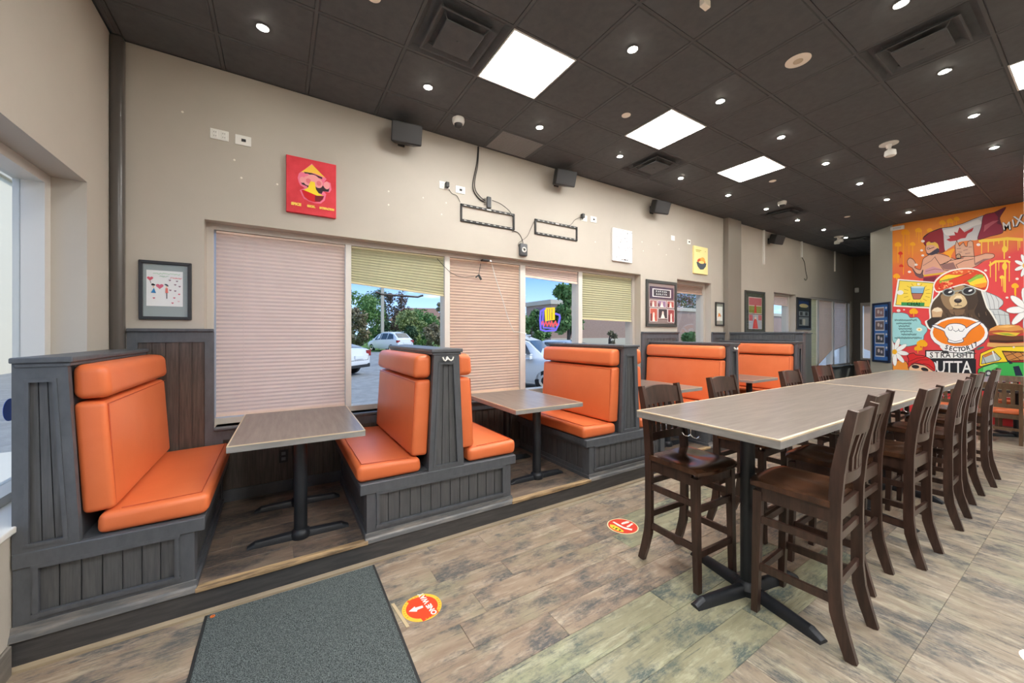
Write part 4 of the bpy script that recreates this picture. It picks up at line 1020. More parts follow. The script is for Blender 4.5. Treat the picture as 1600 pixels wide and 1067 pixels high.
# ================================================================== BLINDS
def blind(x0, x1, ztop, zl, zr, m, label, y=W + .150, pleat=.018, cord=True):
    """pleated shade; bottom edge from zl (left) to zr (right)"""
    t = thing('window_blind', label, 'blind', ((x0 + x1) / 2, y, ztop), 0, 'pleated window blinds')
    a = (x1 - x0) / 2
    MB().rbox(-a, a, -.014, .014, -.022, 0, .003, 1).build('headrail', m[1], t)
    n = max(4, round((ztop - min(zl, zr)) / pleat)); vs, fs = [], []
    for j in range(n + 1):
        f = j / n
        yo = -.008 if j % 2 else .003
        vs += [(-a, yo, -.022 + (zl - ztop + .04) * f), (a, yo, -.022 + (zr - ztop + .04) * f)]
    for j in range(n): fs.append((2 * j, 2 * j + 1, 2 * j + 3, 2 * j + 2))
    MB().add(vs, fs).build('pleated_fabric', m[0], t)
    q = MB(); dz = .016
    q.add([(-a, -.012, zl - ztop), (a, -.012, zr - ztop), (a, .012, zr - ztop), (-a, .012, zl - ztop), (-a, -.012, zl - ztop + dz + .004), (a, -.012, zr - ztop + dz + .004), (a, .012, zr - ztop + dz + .004), (-a, .012, zl - ztop + dz + .004)],
          [(3, 2, 1, 0), (4, 5, 6, 7), (0, 1, 5, 4), (1, 2, 6, 5), (2, 3, 7, 6), (3, 0, 4, 7)])
    q.build('bottom_rail', m[1], t)
    if cord:
        for s in (-.62, .62): MB().tube([(s * a, -.013, 0), (s * a, -.013, (zl + zr) / 2 - ztop + .01)], .0014, 4).build('lift_cord', m[1], t)
    return t
def bm_pair(nm, col, tr=.5): return (blind_mat(nm, col, tr), mat(nm + '_rail', tuple(c * .9 for c in col), .5))
B_PINK = bm_pair('pink_beige_shade', (.86, .67, .56)); B_OLIVE = bm_pair('olive_shade', (.66, .61, .37)); B_TAN = bm_pair('tan_orange_shade', (.82, .60, .44)); B_BROWN = bm_pair('brown_shade', (.52, .36, .27), .45)
zt = 2.492; yb = W + .150
blind(-.455, .585, zt, .86, .86, B_PINK, 'full length pink beige pleated blind in the first window light')
blind(.647, 1.654, zt, on_y(552, 443, yb).z, on_y(693, 463, yb).z, B_OLIVE, 'half raised olive pleated blind above the car park view')
blind(1.726, 2.707, zt, .86, .86, B_TAN, 'full length tan orange pleated blind with a hanging white cord')
blind(2.796, 3.721, zt, on_y(823, 433, yb).z, on_y(903, 444, yb).z, B_PINK, 'nearly raised pink blind above the neon sign')
blind(3.804, 4.88, zt, on_y(915, 499, yb).z, on_y(986, 503, yb).z, B_OLIVE, 'half lowered olive pleated blind left of the collage frame')
blind(5.935, 6.86, zt, on_y(1062, 458, yb).z, on_y(1096, 461, yb).z, B_BROWN, 'raised brown blind in the single window by the pilaster')
blind(9.425, 10.385, 2.478, on_y(1212, 476, yb).z, on_y(1225, 478, yb).z, B_PINK, 'raised pink blind in the narrow window over the half wall')
blind(11.345, 11.725, 2.478, .80, .80, B_OLIVE, 'olive blind in the first light of the far window', y=W + .045, cord=False)
blind(11.835, 12.735, 2.478, .80, 1.18, B_TAN, 'tan blind hanging crooked in the far window', y=W + .045, cord=False)
blind(12.845, 13.695, 2.478, 1.15, 1.28, B_PINK, 'pink blind hanging crooked in the far window', y=W + .045, cord=False)
t = thing('window_blind', 'brown blind in the window of the dark passage', 'blind', (XF + .03, 3.55, 2.38), 0, 'pleated window blinds')
MB().add([(0, -.24, 0), (0, .24, 0), (0, .24, -1.2), (0, -.24, -1.42)], [(0, 1, 2, 3)]).build('fabric', B_BROWN[0], t); MB().box(-.01, .01, -.24, .24, 0, .02).build('headrail', B_BROWN[1], t)

# ---- things at the window: router, cords, black bar, neon sign
t = thing('wireless_router', 'small dark router stuck under the window head, wires hanging', 'router', tuple(on_y(758, 407, W + .07)))
smooth_angle(MB().rbox(-.05, .05, -.035, .03, -.012, .012, .008, 3).build('housing', M_BLKP, t)); MB().rbox(.05, .08, -.02, .02, -.01, .014, .004).build('end_cap', M_PLAST, t)
def wcable(pts, label, r, m, y=W + .105, cat='cord'):
    P3 = [on_y(u, v, y) for u, v in pts]
    return tag(smooth_angle(MB().tube(P3, r, 6).build('cord', m)), label, cat, 'loose cords in the window')
wcable([(768, 410), (773, 430), (780, 452), (786, 470), (793, 495), (799, 510), (803, 518), (812, 519), (822, 521)], 'white cord hanging in front of the tan orange blind', .004, M_PLAST)
wcable([(683, 404), (692, 414), (703, 425), (714, 431), (726, 433), (741, 432)], 'thin dark cord sagging across the mullion between two blinds', .003, M_CABLE)
wcable([(751, 412), (749, 424), (748, 430)], 'short dark cord below the router', .003, M_CABLE)
t = thing('cable_splitter', 'small dark splitter hanging before the tan orange blind', 'device', tuple(on_y(748, 431, W + .105)))
MB().bar((-.04, 0, -.02), (.0, 0, .01), .014, .016).bar((0, 0, .01), (.035, 0, -.045), .018, .02).build('housing', M_BLKP, t)
y_ = W + .163
p0, p1 = on_y(587, 456, y_), on_y(661, 461, y_)
tag(smooth_angle(MB().tube([(p0.x, y_, p0.z + .0), (p0.x + .02, y_, p0.z - .005), (p0.x + .06, y_, p0.z - .022), (p1.x - .06, y_, p0.z - .03), (p1.x - .02, y_, p0.z - .014), (p1.x, y_, p0.z - .01)], .011, 8).build('handle_bar', M_BLKP)), 'black bent bar below the olive blind', 'bar')
# neon beer sign in the fourth light
t = thing('neon_sign', 'neon window sign with a yellow mug and red script in a purple outline', 'sign', tuple(on_y(858, 498, W + .158)))
def ns(u, v): p_ = on_y(u, v, W + .158); o_ = on_y(858, 498, W + .158); return (p_.x - o_.x, 0, p_.z - o_.z)
NP, NY, NR = emis('neon_purple', (.20, .16, .90), .62), emis('neon_yellow', (1, .68, .04), .6), emis('neon_red', (1, .12, .14), .6)
smooth_angle(MB().tube([ns(*p_) for p_ in ((852, 482), (845, 486), (844, 500), (845, 515), (852, 517), (868, 516), (872, 508), (875, 496), (874, 492), (868, 490))], .014, 6).build('purple_outline', NP, t))
smooth_angle(MB().tube([ns(*p_) for p_ in ((849, 485), (848, 500), (849, 512), (866, 513))], .011, 6).build('purple_outline', NP, t))
q = MB()
for u in (853.5, 857, 860.5, 864): q.tube([ns(u, 482), ns(u, 500)], .012, 6)
q.tube([ns(852, 482), ns(866, 481), ns(866, 499), ns(853, 501), ns(852, 482)], .011, 6); smooth_angle(q.build('yellow_mug', NY, t))
smooth_angle(MB().tube([ns(846, 507), ns(848, 501), ns(850, 509), ns(853, 502), ns(855, 509), ns(858, 503), ns(860, 509), ns(862, 502), ns(864, 510), ns(868, 502), ns(870, 509), ns(872, 506)], .013, 6).build('red_script', NR, t))
MB().box(-.22, .22, .012, .018, -.17, .15).build('backing_panel', glass('acrylic', (.88, .86, .98)), t)
# left window sticker and door closer ring
s_ = on_x(16, 640, XL - .25)
tag(MB().lathe([(.065, 0), (.065, .002)], (XL - .253, s_.y, s_.z), 20, 'x').build('round_sticker', flat((60, 90, 170))), 'round blue sticker on the left window glass', 'sticker')

# ================================================================== FLOOR MAT AND STICKERS
t = thing('floor_mat', 'dark grey speckled entrance mat against the platform step', 'mat', (.1, 1.75, 0), R(-.6))
MB().rbox(-.455, .455, -.95, .945, 0, .006, .002, 1).build('rubber_border', M_RUB, t)
MB().rbox(-.44, .44, -.935, .935, .004, .012, .002, 1).build('pile', M_MAT, t)
o = MB().lathe([(.012, .012), (.012, .015), (.006, .0155), (.005, .012)], (-.415, .905, 0), 14).build('grommet', mat('copper_grommet', lin((210, 110, 50)), .4), t)
tag(MB().prism([tuple(on_z(u_, v_, 0))[:2] for u_, v_ in ((611, 944), (616, 943), (640, 979), (635, 981))], 'z', 0, .003).build('tape_strip', flat((190, 172, 140))), 'narrow beige tape strip along the right edge of the mat', 'tape')
def disc(q, r, z, n=36, cx=0, cy=0): q.add([(cx + r * math.cos(2 * math.pi * i / n), cy + r * math.sin(2 * math.pi * i / n), z) for i in range(n)], [list(range(n))])
t = thing('floor_sticker', 'round red ONE WAY floor sticker with yellow rim beside the mat', 'sticker', (.712, 2.128, 0), 0, 'round floor stickers')
smooth_angle(MB().lathe([(.112, 0), (.112, .0012)], n=40).build('disc', flat((244, 190, 70), .35), t))
q = MB(); disc(q, .090, .0016); q.add([(-.03, -.111, .0015), (.07, -.09, .0015), (.05, .09, .0015), (-.06, .095, .0015)], [(0, 1, 2, 3)]); q.build('red_centre', flat((232, 74, 44), .35), t)
ux, uy = Vector((-.5, -.87)).normalized(), None
# lettering runs roughly toward the camera-right, arrow points toward the entrance
ang = math.atan2(on_z(675, 956, 0).y - on_z(656, 930, 0).y, on_z(675, 956, 0).x - on_z(656, 930, 0).x) + math.pi
ca, sa = math.cos(ang), math.sin(ang)
cpt = on_z(668, 943, 0) - Vector((.712, 2.128, 0))
q = MB(); text_mb(q, 'ONE WAY', .045, lambda x, y: (cpt.x + ca * x - sa * y, cpt.y + sa * x + ca * y, .0022), .0015)
def sp(u, v): p_ = on_z(u, v, 0); return (p_.x - .712, p_.y - 2.128, .0022)
q.add([sp(*p_) for p_ in ((660, 946.5), (661.5, 949.5), (652, 953.5), (651.5, 956), (638.5, 956), (648, 948), (649, 950))], [list(range(7))]); q.build('lettering', flat((246, 240, 232), .35), t)
random.seed(4); q = MB()
for i in range(34):
    aa = 2 * math.pi * i / 34
    if (.35 < aa < 1.6) or (3.6 < aa < 4.5): continue
    q.add([(.101 * math.cos(aa + d_) + e_ * math.cos(aa), .101 * math.sin(aa + d_) + e_ * math.sin(aa), .0018) for d_, e_ in ((-.03, -.005), (.03, -.005), (.03, .005), (-.03, .005))], [(0, 1, 2, 3)])
q.build('rim_text', flat((214, 140, 40), .35), t)['kind'] = 'stuff'
t = thing('floor_sticker', 'round red and yellow floor sticker with white footprints beside the bar chair', 'sticker', (2.42, 2.153, 0), 0, 'round floor stickers')
smooth_angle(MB().lathe([(.125, 0), (.125, .0012)], n=40).build('disc', flat((250, 236, 190), .35), t))
q = MB(); disc(q, .117, .0016); q.build('red_field', flat((226, 70, 52), .35), t)
def s2(u, v, z): p_ = on_z(940 + u / 22.86, 800 + v / 22.86, 0); return (p_.x - 2.42, p_.y - 2.153, z)
MB().add([s2(*p_, .002) for p_ in ((290, 445), (450, 470), (620, 560), (800, 690), (760, 720), (600, 690), (430, 620), (310, 530))], [list(range(8))]).build('yellow_field', flat((246, 224, 70), .35), t)
q = MB()
for poly in (((700, 410), (740, 380), (900, 330), (1010, 350), (960, 395), (760, 450), (710, 445)), ((890, 510), (940, 485), (1080, 400), (1140, 430), (1060, 480), (990, 540), (910, 545)), ((380, 360), (450, 350), (800, 545), (1100, 610), (1080, 670), (830, 610), (560, 480))):
    q.add([s2(*p_, .0021) for p_ in poly], [list(range(len(poly)))])
q.build('footprints', flat((250, 240, 236), .35), t)
q = MB()
for poly in (((380, 560), (440, 530), (470, 545), (410, 580)), ((470, 620), (510, 575), (600, 590), (520, 640)), ((600, 650), (640, 630), (720, 660), (640, 690))): q.add([s2(*p_, .0024) for p_ in poly], [list(range(len(poly)))])
q.build('yellow_field_text', flat((60, 80, 20), .35), t)
t = thing('floor_sticker', 'round red sticker cut by the lower right picture corner', 'sticker', (3.135, .155, 0), 0, 'round floor stickers')
MB().lathe([(.10, 0), (.10, .0012)], n=32).build('disc', flat((240, 225, 220), .35), t); q = MB(); disc(q, .075, .0016); q.build('red_field', flat((226, 70, 70), .35), t)

# ================================================================== MURAL (flat paint on the partition face)
def rounded(pts, n=4):
    out = []; N = len(pts)
    for i in range(N):
        p0, p1, p2, p3 = (Vector(pts[(i + d_) % N]) for d_ in (-1, 0, 1, 2))
        for k in range(n):
            t_ = k / n; out.append(tuple(p1 * (2 * t_ ** 3 - 3 * t_ ** 2 + 1) + (p2 - p0) * .4 * (t_ ** 3 - 2 * t_ ** 2 + t_) + p2 * (-2 * t_ ** 3 + 3 * t_ ** 2) + (p3 - p1) * .4 * (t_ ** 3 - t_ ** 2)))
    return out
class Mural:
    def __init__(s): s.mb = MB(); s.mats = []; s.k = 0
    def p(s, z, x, y):
        u = 1390 + x / 7.619; v = (310 if z == 'a' else 440) + y / 7.619
        q_ = on_x(u, v, XM); return (XM - .002 - s.k * .00003, min(q_.y, 2.4175), max(q_.z, .002))
    def m(s, rgb):
        m_ = flat(rgb, .55) if not isinstance(rgb, bpy.types.Material) else rgb
        if m_ not in s.mats: s.mats.append(m_)
        s.mb.slot(s.mats.index(m_)); s.k += 1
    def poly(s, z, rgb, pts, sharp=False):
        if len(pts) >= 8 and not sharp: pts = rounded(pts)
        s.m(rgb); s.mb.add([s.p(z, *q_) for q_ in pts], [list(range(len(pts)))]); return s
    def ell(s, z, rgb, cx, cy, rx, ry, rot=0, n=22):
        c_, d_ = math.cos(rot), math.sin(rot)
        return s.poly(z, rgb, sharp=True, pts=[(cx + rx * math.cos(2 * math.pi * i / n) * c_ - ry * math.sin(2 * math.pi * i / n) * d_, cy + rx * math.cos(2 * math.pi * i / n) * d_ + ry * math.sin(2 * math.pi * i / n) * c_) for i in range(n)])
    def line(s, z, rgb, pts, w):
        s.m(rgb)
        for (a, b) in zip(pts[:-1], pts[1:]):
            d_ = Vector((b[0] - a[0], b[1] - a[1])); d_ = d_.normalized() if d_.length > 1e-6 else Vector((1, 0)); nx, ny = -d_.y * w / 2, d_.x * w / 2; ex, ey = d_.x * w * .2, d_.y * w * .2
            s.k += .12
            s.mb.add([s.p(z, a[0] + nx - ex, a[1] + ny - ey), s.p(z, b[0] + nx + ex, b[1] + ny + ey), s.p(z, b[0] - nx + ex, b[1] - ny + ey), s.p(z, a[0] - nx - ex, a[1] - ny - ey)], [(0, 1, 2, 3)])
        return s
    def out(s, z, rgb, fill, pts, w=7, sharp=False):
        if len(pts) >= 8 and not sharp: pts = rounded(pts)
        s.poly(z, fill, pts, True); return s.line(z, rgb, pts + [pts[0]], w)
    def drip(s, z, rgb, cx, cy, r, drops):
        s.ell(z, rgb, cx, cy, r, r * .8).ell(z, rgb, cx + r * .6, cy + r * .3, r * .7, r * .6).ell(z, rgb, cx - r * .7, cy + r * .2, r * .6, r * .7)
        for (x, y1, w_) in drops: s.poly(z, rgb, [(x - w_, cy), (x + w_, cy), (x + w_ * .5, y1), (x, y1 + w_ * 2), (x - w_ * .5, y1)])
        return s
    def text(s, z, rgb, txt, cx, cy, h, rot=0, bold=0.0, ws=1.0):
        s.m(rgb); c_, d_ = math.cos(rot), math.sin(rot)
        text_mb(s.mb, txt, h, lambda x, y: s.p(z, cx + x * ws * c_ + y * d_, cy + x * ws * d_ - y * c_), bold); return s
mu = Mural(); K = (40, 32, 34)
# background paint: orange above, red below (the wall's own paint)
bg = bpy.data.materials.new('mural_ground'); bg.use_nodes = True
n, l = bg.node_tree.nodes, bg.node_tree.links; bs = n['Principled BSDF']; bs.inputs['Roughness'].default_value = .55
tc = n.new('ShaderNodeTexCoord'); sx = n.new('ShaderNodeSeparateXYZ'); l.new(tc.outputs['Object'], sx.inputs[0])
nz = n.new('ShaderNodeTexNoise'); nz.inputs['Scale'].default_value = 1.6; l.new(tc.outputs['Object'], nz.inputs[0])
ma = n.new('ShaderNodeMath'); ma.operation = 'MULTIPLY_ADD'; ma.inputs[1].default_value = .9; l.new(nz.outputs[0], ma.inputs[0]); l.new(sx.outputs[2], ma.inputs[2])
mb2 = n.new('ShaderNodeMath'); mb2.operation = 'MULTIPLY_ADD'; mb2.inputs[1].default_value = .27; l.new(sx.outputs[1], mb2.inputs[0]); l.new(ma.outputs[0], mb2.inputs[2])
mr = n.new('ShaderNodeMapRange'); mr.inputs[1].default_value = 3.55; mr.inputs[2].default_value = 4.2; l.new(mb2.outputs[0], mr.inputs[0])
cr = n.new('ShaderNodeValToRGB'); cr.color_ramp.elements[0].color = lin((228, 64, 68)) + (1,); cr.color_ramp.elements[1].color = lin((236, 140, 44)) + (1,)
l.new(mr.outputs[0], cr.inputs[0]); l.new(cr.outputs[0], bs.inputs['Base Color'])
mu.mats.append(bg); mu.mb.slot(0)
yl, yr = 2.418, -.35
mu.mb.add([(XM - .0015, yl, 0.001), (XM - .0015, yr, 0.001), (XM - .0015, yr, H - .001), (XM - .0015, yl, H - .001)], [(0, 1, 2, 3)])
OY, Y2 = (250, 176, 30), (252, 210, 76)
for d_ in (('a', (246, 160, 24), 190, 400, 40, [(165, 900, 9), (230, 660, 8), (205, 560, 6)]), ('a', OY, 100, 545, 32, [(100, 760, 7)]), ('a', OY, 345, 375, 32, [(320, 460, 5), (350, 530, 5), (378, 470, 5)]),
           ('a', OY, 480, 375, 28, [(475, 500, 5)]), ('a', OY, 275, 540, 26, [(275, 700, 5)]), ('a', OY, 630, 285, 32, [(635, 345, 8)]), ('a', OY, 720, 265, 32, [(700, 335, 6), (750, 325, 5)]), ('a', OY, 800, 240, 28, [(795, 325, 5), (770, 310, 4)]),
           ('a', OY, 85, 920, 32, [(85, 960, 10)]), ('a', (226, 60, 40), 130, 650, 22, [(130, 700, 8)]), ('a', (226, 60, 40), 140, 800, 20, [])): mu.drip(*d_)
mu.line('a', Y2, [(1070, 505), (1180, 500), (1300, 490), (1400, 478), (1580, 490)], 36)
for x, y1, w_ in ((1095, 660, 7), (1175, 640, 7), (1240, 560, 6), (1365, 720, 12), (1405, 620, 9), (1530, 620, 6), (1550, 590, 6), (1300, 540, 7)): mu.poly('a', Y2, [(x - w_, 490), (x + w_, 490), (x + w_ * .6, y1), (x - w_ * .6, y1)])
mu.ell('a', Y2, 1370, 605, 32, 40).line('a', Y2, [(1190, 800), (1260, 750), (1400, 745), (1430, 760)], 26)
for x, y1, w_ in ((1200, 940, 7), (1265, 990, 8), (1300, 860, 6), (1375, 1120, 13), (1425, 990, 6)): mu.poly('a', Y2, [(x - w_, 750), (x + w_, 750), (x + w_ * .6, y1), (x - w_ * .6, y1)])
mu.ell('a', Y2, 1370, 810, 30, 45).drip('a', Y2, 1340, 935, 24, [(1335, 1040, 7), (1355, 1100, 7)]).drip('b', (250, 186, 40), 1495, 45, 34, [(1500, 190, 10), (1490, 150, 8)])
# flag
RD = (150, 40, 52)
mu.out('a', K, RD, [(400, 470), (480, 405), (630, 352), (642, 420), (662, 615), (590, 645), (560, 560), (500, 520), (425, 560)], 6)
mu.poly('a', (206, 202, 204), [(630, 352), (740, 338), (870, 300), (1000, 245), (1122, 203), (1112, 330), (1055, 485), (960, 500), (830, 520), (700, 600), (658, 615), (642, 420)])
mu.poly('a', (232, 228, 226), [(640, 380), (760, 350), (900, 310), (1050, 250), (1100, 300), (1000, 330), (800, 420), (680, 440)])
mu.out('a', K, (146, 42, 66), [(1122, 203), (1250, 165), (1385, 105), (1312, 230), (1340, 330), (1345, 410), (1200, 450), (1050, 488), (1092, 340)], 6)
mu.poly('a', (104, 36, 58), [(1250, 170), (1380, 110), (1312, 228), (1335, 320), (1280, 300), (1290, 220)]).poly('a', (186, 92, 104), [(1130, 320), (1230, 270), (1300, 260), (1200, 330), (1120, 400)])
mu.poly('a', (186, 54, 62), [(676, 492), (722, 470), (702, 448), (782, 438), (768, 398), (808, 410), (832, 343), (872, 382), (890, 402), (1002, 345), (985, 390), (930, 420), (905, 470), (850, 478), (800, 502), (720, 512)], True)
mu.line('a', K, [(400, 470), (480, 405), (630, 352), (740, 338), (870, 300), (1000, 245), (1122, 203)], 6)
# arm figure and fort
SK, SD = (222, 166, 140), (150, 106, 104)
mu.poly('a', (120, 84, 90), [(272, 840), (330, 850), (385, 880), (405, 790), (420, 950), (360, 950), (310, 920)])
mu.out('a', K, SK, [(400, 720), (440, 690), (500, 662), (600, 660), (700, 690), (760, 715), (800, 722), (900, 692), (1010, 690), (1100, 668), (1150, 655), (1235, 662), (1248, 690), (1220, 712), (1130, 740), (1040, 800), (960, 835), (840, 850), (740, 872), (650, 890), (410, 925), (398, 850), (370, 900), (318, 890), (272, 830), (225, 800), (212, 745), (240, 710), (285, 730), (318, 790), (300, 822), (366, 850), (386, 780)], 6)
mu.poly('a', SD, [(610, 790), (760, 760), (800, 840), (700, 850), (640, 840)]).poly('a', SD, [(1020, 800), (1130, 742), (1220, 715), (1120, 720), (1020, 770)]).poly('a', (206, 150, 160), [(420, 850), (520, 810), (640, 850), (650, 888), (415, 920)])
for ln in ([(540, 700), (600, 790), (680, 770), (740, 720)], [(610, 790), (720, 740), (880, 710)], [(600, 790), (640, 850), (740, 868)], [(400, 800), (500, 740), (545, 690)], [(430, 870), (540, 840), (620, 850)], [(790, 790), (880, 745), (1000, 720)], [(790, 790), (820, 840)], [(1010, 690), (1015, 790)]): mu.line('a', SD if ln[0][0] < 450 else K, ln, 6)
mu.poly('a', (196, 60, 72), [(405, 925), (650, 892), (640, 990), (400, 985)]).line('a', (226, 180, 60), [(410, 920), (520, 905), (650, 890)], 22).poly('a', (126, 40, 60), [(405, 945), (560, 925), (540, 990), (400, 985)])
mu.out('a', K, SK, [(428, 600), (440, 550), (480, 525), (540, 525), (575, 570), (582, 620), (555, 650), (500, 668), (450, 660), (436, 630)], 6).poly('a', (70, 60, 76), [(436, 640), (470, 655), (540, 610), (582, 590), (590, 640), (555, 660), (500, 676), (450, 668)])
mu.poly('a', (230, 186, 80), [(440, 560), (440, 530), (470, 512), (500, 530), (540, 520), (575, 545), (588, 600), (560, 580), (520, 556), (470, 556)]).line('a', K, [(450, 592), (480, 600), (530, 582)], 7).ell('a', (90, 80, 90), 462, 597, 18, 13).ell('a', (210, 170, 150), 462, 597, 12, 8)
mu.out('a', K, (216, 168, 142), [(780, 560), (800, 500), (832, 568), (880, 522), (902, 570), (925, 575), (930, 520), (960, 500), (992, 515), (1008, 690), (790, 690)], 6, True)
for ln in ([(800, 600), (850, 595)], [(880, 620), (930, 610)], [(940, 580), (980, 578)], [(820, 640), (860, 640)], [(900, 660), (960, 650)]): mu.line('a', SD, ln, 7)
mu.out('a', K, (190, 150, 120), [(792, 712), (792, 680), (812, 662), (836, 662), (846, 680), (848, 712)], 8).poly('a', (246, 170, 40), [(640, 650), (760, 595), (775, 610), (735, 680), (735, 720), (700, 680)])
# chai card
mu.poly('b', (246, 244, 236), [(98, -32), (545, 5), (498, 322), (46, 296)]).out('b', (90, 90, 60), (250, 220, 84), [(120, -12), (525, 18), (484, 302), (74, 276)], 6)
for i in range(16):
    a_ = 2 * math.pi * i / 16; mu.line('b', (186, 150, 40), [(325 + 110 * math.cos(a_), 140 + 95 * math.sin(a_)), (325 + 165 * math.cos(a_), 140 + 125 * math.sin(a_))], 5)
mu.out('b', K, (140, 188, 220), [(252, 62), (420, 66), (400, 140), (262, 138)], 6).out('b', K, (196, 118, 96), [(262, 138), (400, 140), (365, 208), (285, 208)], 6).ell('b', (200, 222, 232), 336, 66, 82, 12)
mu.poly('b', (60, 150, 84), [(140, 245), (418, 250), (414, 292), (140, 286)]).text('b', (24, 60, 34), 'CHAI', 285, 268, 52, .01, 1.5, 1.3)
mu.ell('b', (246, 244, 240), 128, 130, 38, 28).ell('b', (246, 244, 240), 345, 30, 18, 10)
# cloud with script
mu.out('b', (70, 110, 120), (160, 216, 220), [(36, 392), (80, 372), (150, 370), (215, 388), (250, 430), (330, 425), (372, 470), (382, 505), (440, 540), (450, 585), (412, 640), (402, 690), (330, 745), (200, 772), (120, 745), (36, 700)], 6)
random.seed(12)
for (x0_, x1_, y_) in ((60, 325, 458), (80, 260, 498), (110, 240, 530), (110, 265, 560), (130, 270, 592), (140, 320, 628), (60, 385, 670)):
    nn = int((x1_ - x0_) / 9); mu.line('b', (44, 74, 84), [(x0_ + (x1_ - x0_) * i / nn, y_ + (13 if i % 2 else -13) * random.uniform(.4, 1) - (x1_ - x0_) * 0 ) for i in range(nn + 1)], 5)
mu.ell('b', (248, 244, 220), 355, 570, 36, 22).ell('b', (250, 200, 90), 355, 570, 14, 10)
# palace dome
mu.out('b', (110, 116, 120), (216, 220, 222), [(1110, 95), (1150, 120), (1200, 140), (1290, 180), (1348, 225), (1350, 270), (1310, 310), (1290, 330), (1200, 330), (1150, 290), (1120, 200)], 7)
mu.out('b', (110, 116, 120), (206, 212, 214), [(1180, 330), (1320, 330), (1420, 380), (1440, 520), (1270, 515), (1220, 420)], 7)
for ln in ([(1150, 125), (1180, 220), (1200, 320)], [(1200, 145), (1240, 230), (1250, 325)], [(1260, 170), (1300, 240), (1300, 310)], [(1230, 350), (1260, 420), (1280, 510)], [(1290, 345), (1310, 420), (1320, 510)], [(1370, 370), (1380, 440), (1385, 515)], [(1200, 390), (1420, 400)]): mu.line('b', (140, 148, 152), ln, 6)
# bear
BR = (86, 68, 54)
bear = [(445, 470), (495, 440), (490, 330), (520, 240), (590, 160), (640, 80), (760, 20), (960, 10), (1070, 70), (1100, 150), (1150, 300), (1190, 360), (1240, 440), (1275, 520), (1250, 580), (1100, 600), (700, 600), (520, 570), (470, 540)]
mu.poly('b', (240, 238, 232), [(830 + (x - 830) * 1.06, 330 + (y - 330) * 1.045 - 4) for x, y in bear]).poly('b', BR, bear)
mu.poly('b', (58, 46, 40), [(1040, 110), (1100, 160), (1150, 310), (1240, 450), (1270, 530), (1180, 560), (1060, 440), (1010, 360), (1050, 250)]).poly('b', (66, 54, 46), [(445, 470), (500, 440), (600, 450), (640, 400), (600, 520), (500, 560)])
mu.poly('b', (150, 122, 92), [(610, 170), (680, 110), (760, 90), (800, 150), (740, 230), (760, 320), (700, 330), (640, 270)]).poly('b', (176, 146, 108), [(840, 110), (900, 60), (860, 40), (780, 50), (760, 110), (800, 150)])
mu.poly('b', (72, 58, 48), [(900, 160), (1040, 150), (1060, 230), (1000, 330), (930, 340), (930, 240)]).poly('b', (128, 100, 76), [(700, 330), (780, 330), (900, 330), (880, 390), (800, 405), (730, 380)])
mu.poly('b', (214, 188, 146), [(712, 215), (752, 160), (830, 140), (890, 175), (925, 250), (895, 295), (820, 318), (745, 298)]).poly('b', (238, 220, 186), [(760, 210), (800, 165), (850, 165), (880, 215), (850, 200), (790, 205)])
mu.ell('b', (54, 46, 46), 815, 228, 46, 27).ell('b', (110, 100, 98), 815, 216, 26, 8).line('b', (60, 48, 44), [(815, 252), (815, 285)], 6).line('b', (60, 48, 44), [(770, 290), (815, 284), (862, 288)], 6)
for i in range(14): x = 640 + i * 42; mu.line('b', (58, 46, 38) if i % 2 else (120, 96, 74), [(x, 360 + (i % 3) * 18), (x + 10, 400 + (i % 3) * 18)], 7)
# turban
mu.poly('a', (244, 240, 234), [(520, 1050), (540, 980), (620, 905), (740, 850), (900, 826), (1040, 838), (1140, 890), (1180, 975), (1172, 1060), (1140, 1110), (1060, 1090), (900, 1030), (760, 1062), (650, 1110), (560, 1118)])
mu.poly('a', (226, 74, 44), [(535, 1050), (560, 985), (640, 915), (750, 865), (900, 842), (1030, 852), (1125, 900), (1166, 980), (1160, 1050), (1130, 1090), (1050, 1070), (900, 1016), (760, 1046), (640, 1094), (565, 1102)])
mu.poly('a', (250, 214, 60), [(600, 960), (680, 905), (790, 912), (880, 905), (800, 940), (700, 955), (600, 1000)]).poly('a', (150, 190, 70), [(590, 985), (690, 960), (800, 940), (700, 980), (600, 1010)]).poly('a', (232, 96, 50), [(640, 920), (780, 870), (900, 845), (1010, 852), (900, 905), (740, 900)])
mu.poly('a', (250, 214, 60), [(940, 1000), (1060, 940), (1130, 925), (1160, 990), (1150, 1040), (1060, 1060), (960, 1030)]).poly('a', (150, 200, 80), [(920, 985), (1040, 905), (1110, 905), (1120, 940), (1040, 960), (960, 1000)]).poly('a', (244, 150, 50), [(1000, 1030), (1150, 1000), (1150, 1050), (1080, 1068)])
random.seed(8)
for i in range(26): mu.ell('a', random.choice([(250, 150, 100), (200, 40, 36), (250, 190, 120)]), random.uniform(580, 760), random.uniform(1020, 1075) if i % 2 else random.uniform(985, 1030), 12, 9)
for i in range(12): mu.ell('a', (250, 170, 110), random.uniform(760, 1000), random.uniform(860, 895), 13, 8)
for ln in ([(600, 985), (720, 965), (880, 915), (1010, 860)], [(880, 1000), (960, 960), (1060, 905)], [(900, 1015), (1040, 1060), (1130, 1080)]): mu.line('a', (120, 50, 30), ln, 5)
for (cx, cy, rx, ry, r_) in ((705, 128, 76, 48, .05), (945, 112, 86, 52, -.08)):
    mu.ell('b', (150, 156, 152), cx, cy, rx, ry, r_).ell('b', (46, 44, 50), cx, cy, rx * .78, ry * .76, r_).ell('b', (232, 232, 236), cx + 18, cy - 6, 26, 11, -.4)
mu.line('b', (150, 156, 152), [(772, 115), (865, 105)], 14)
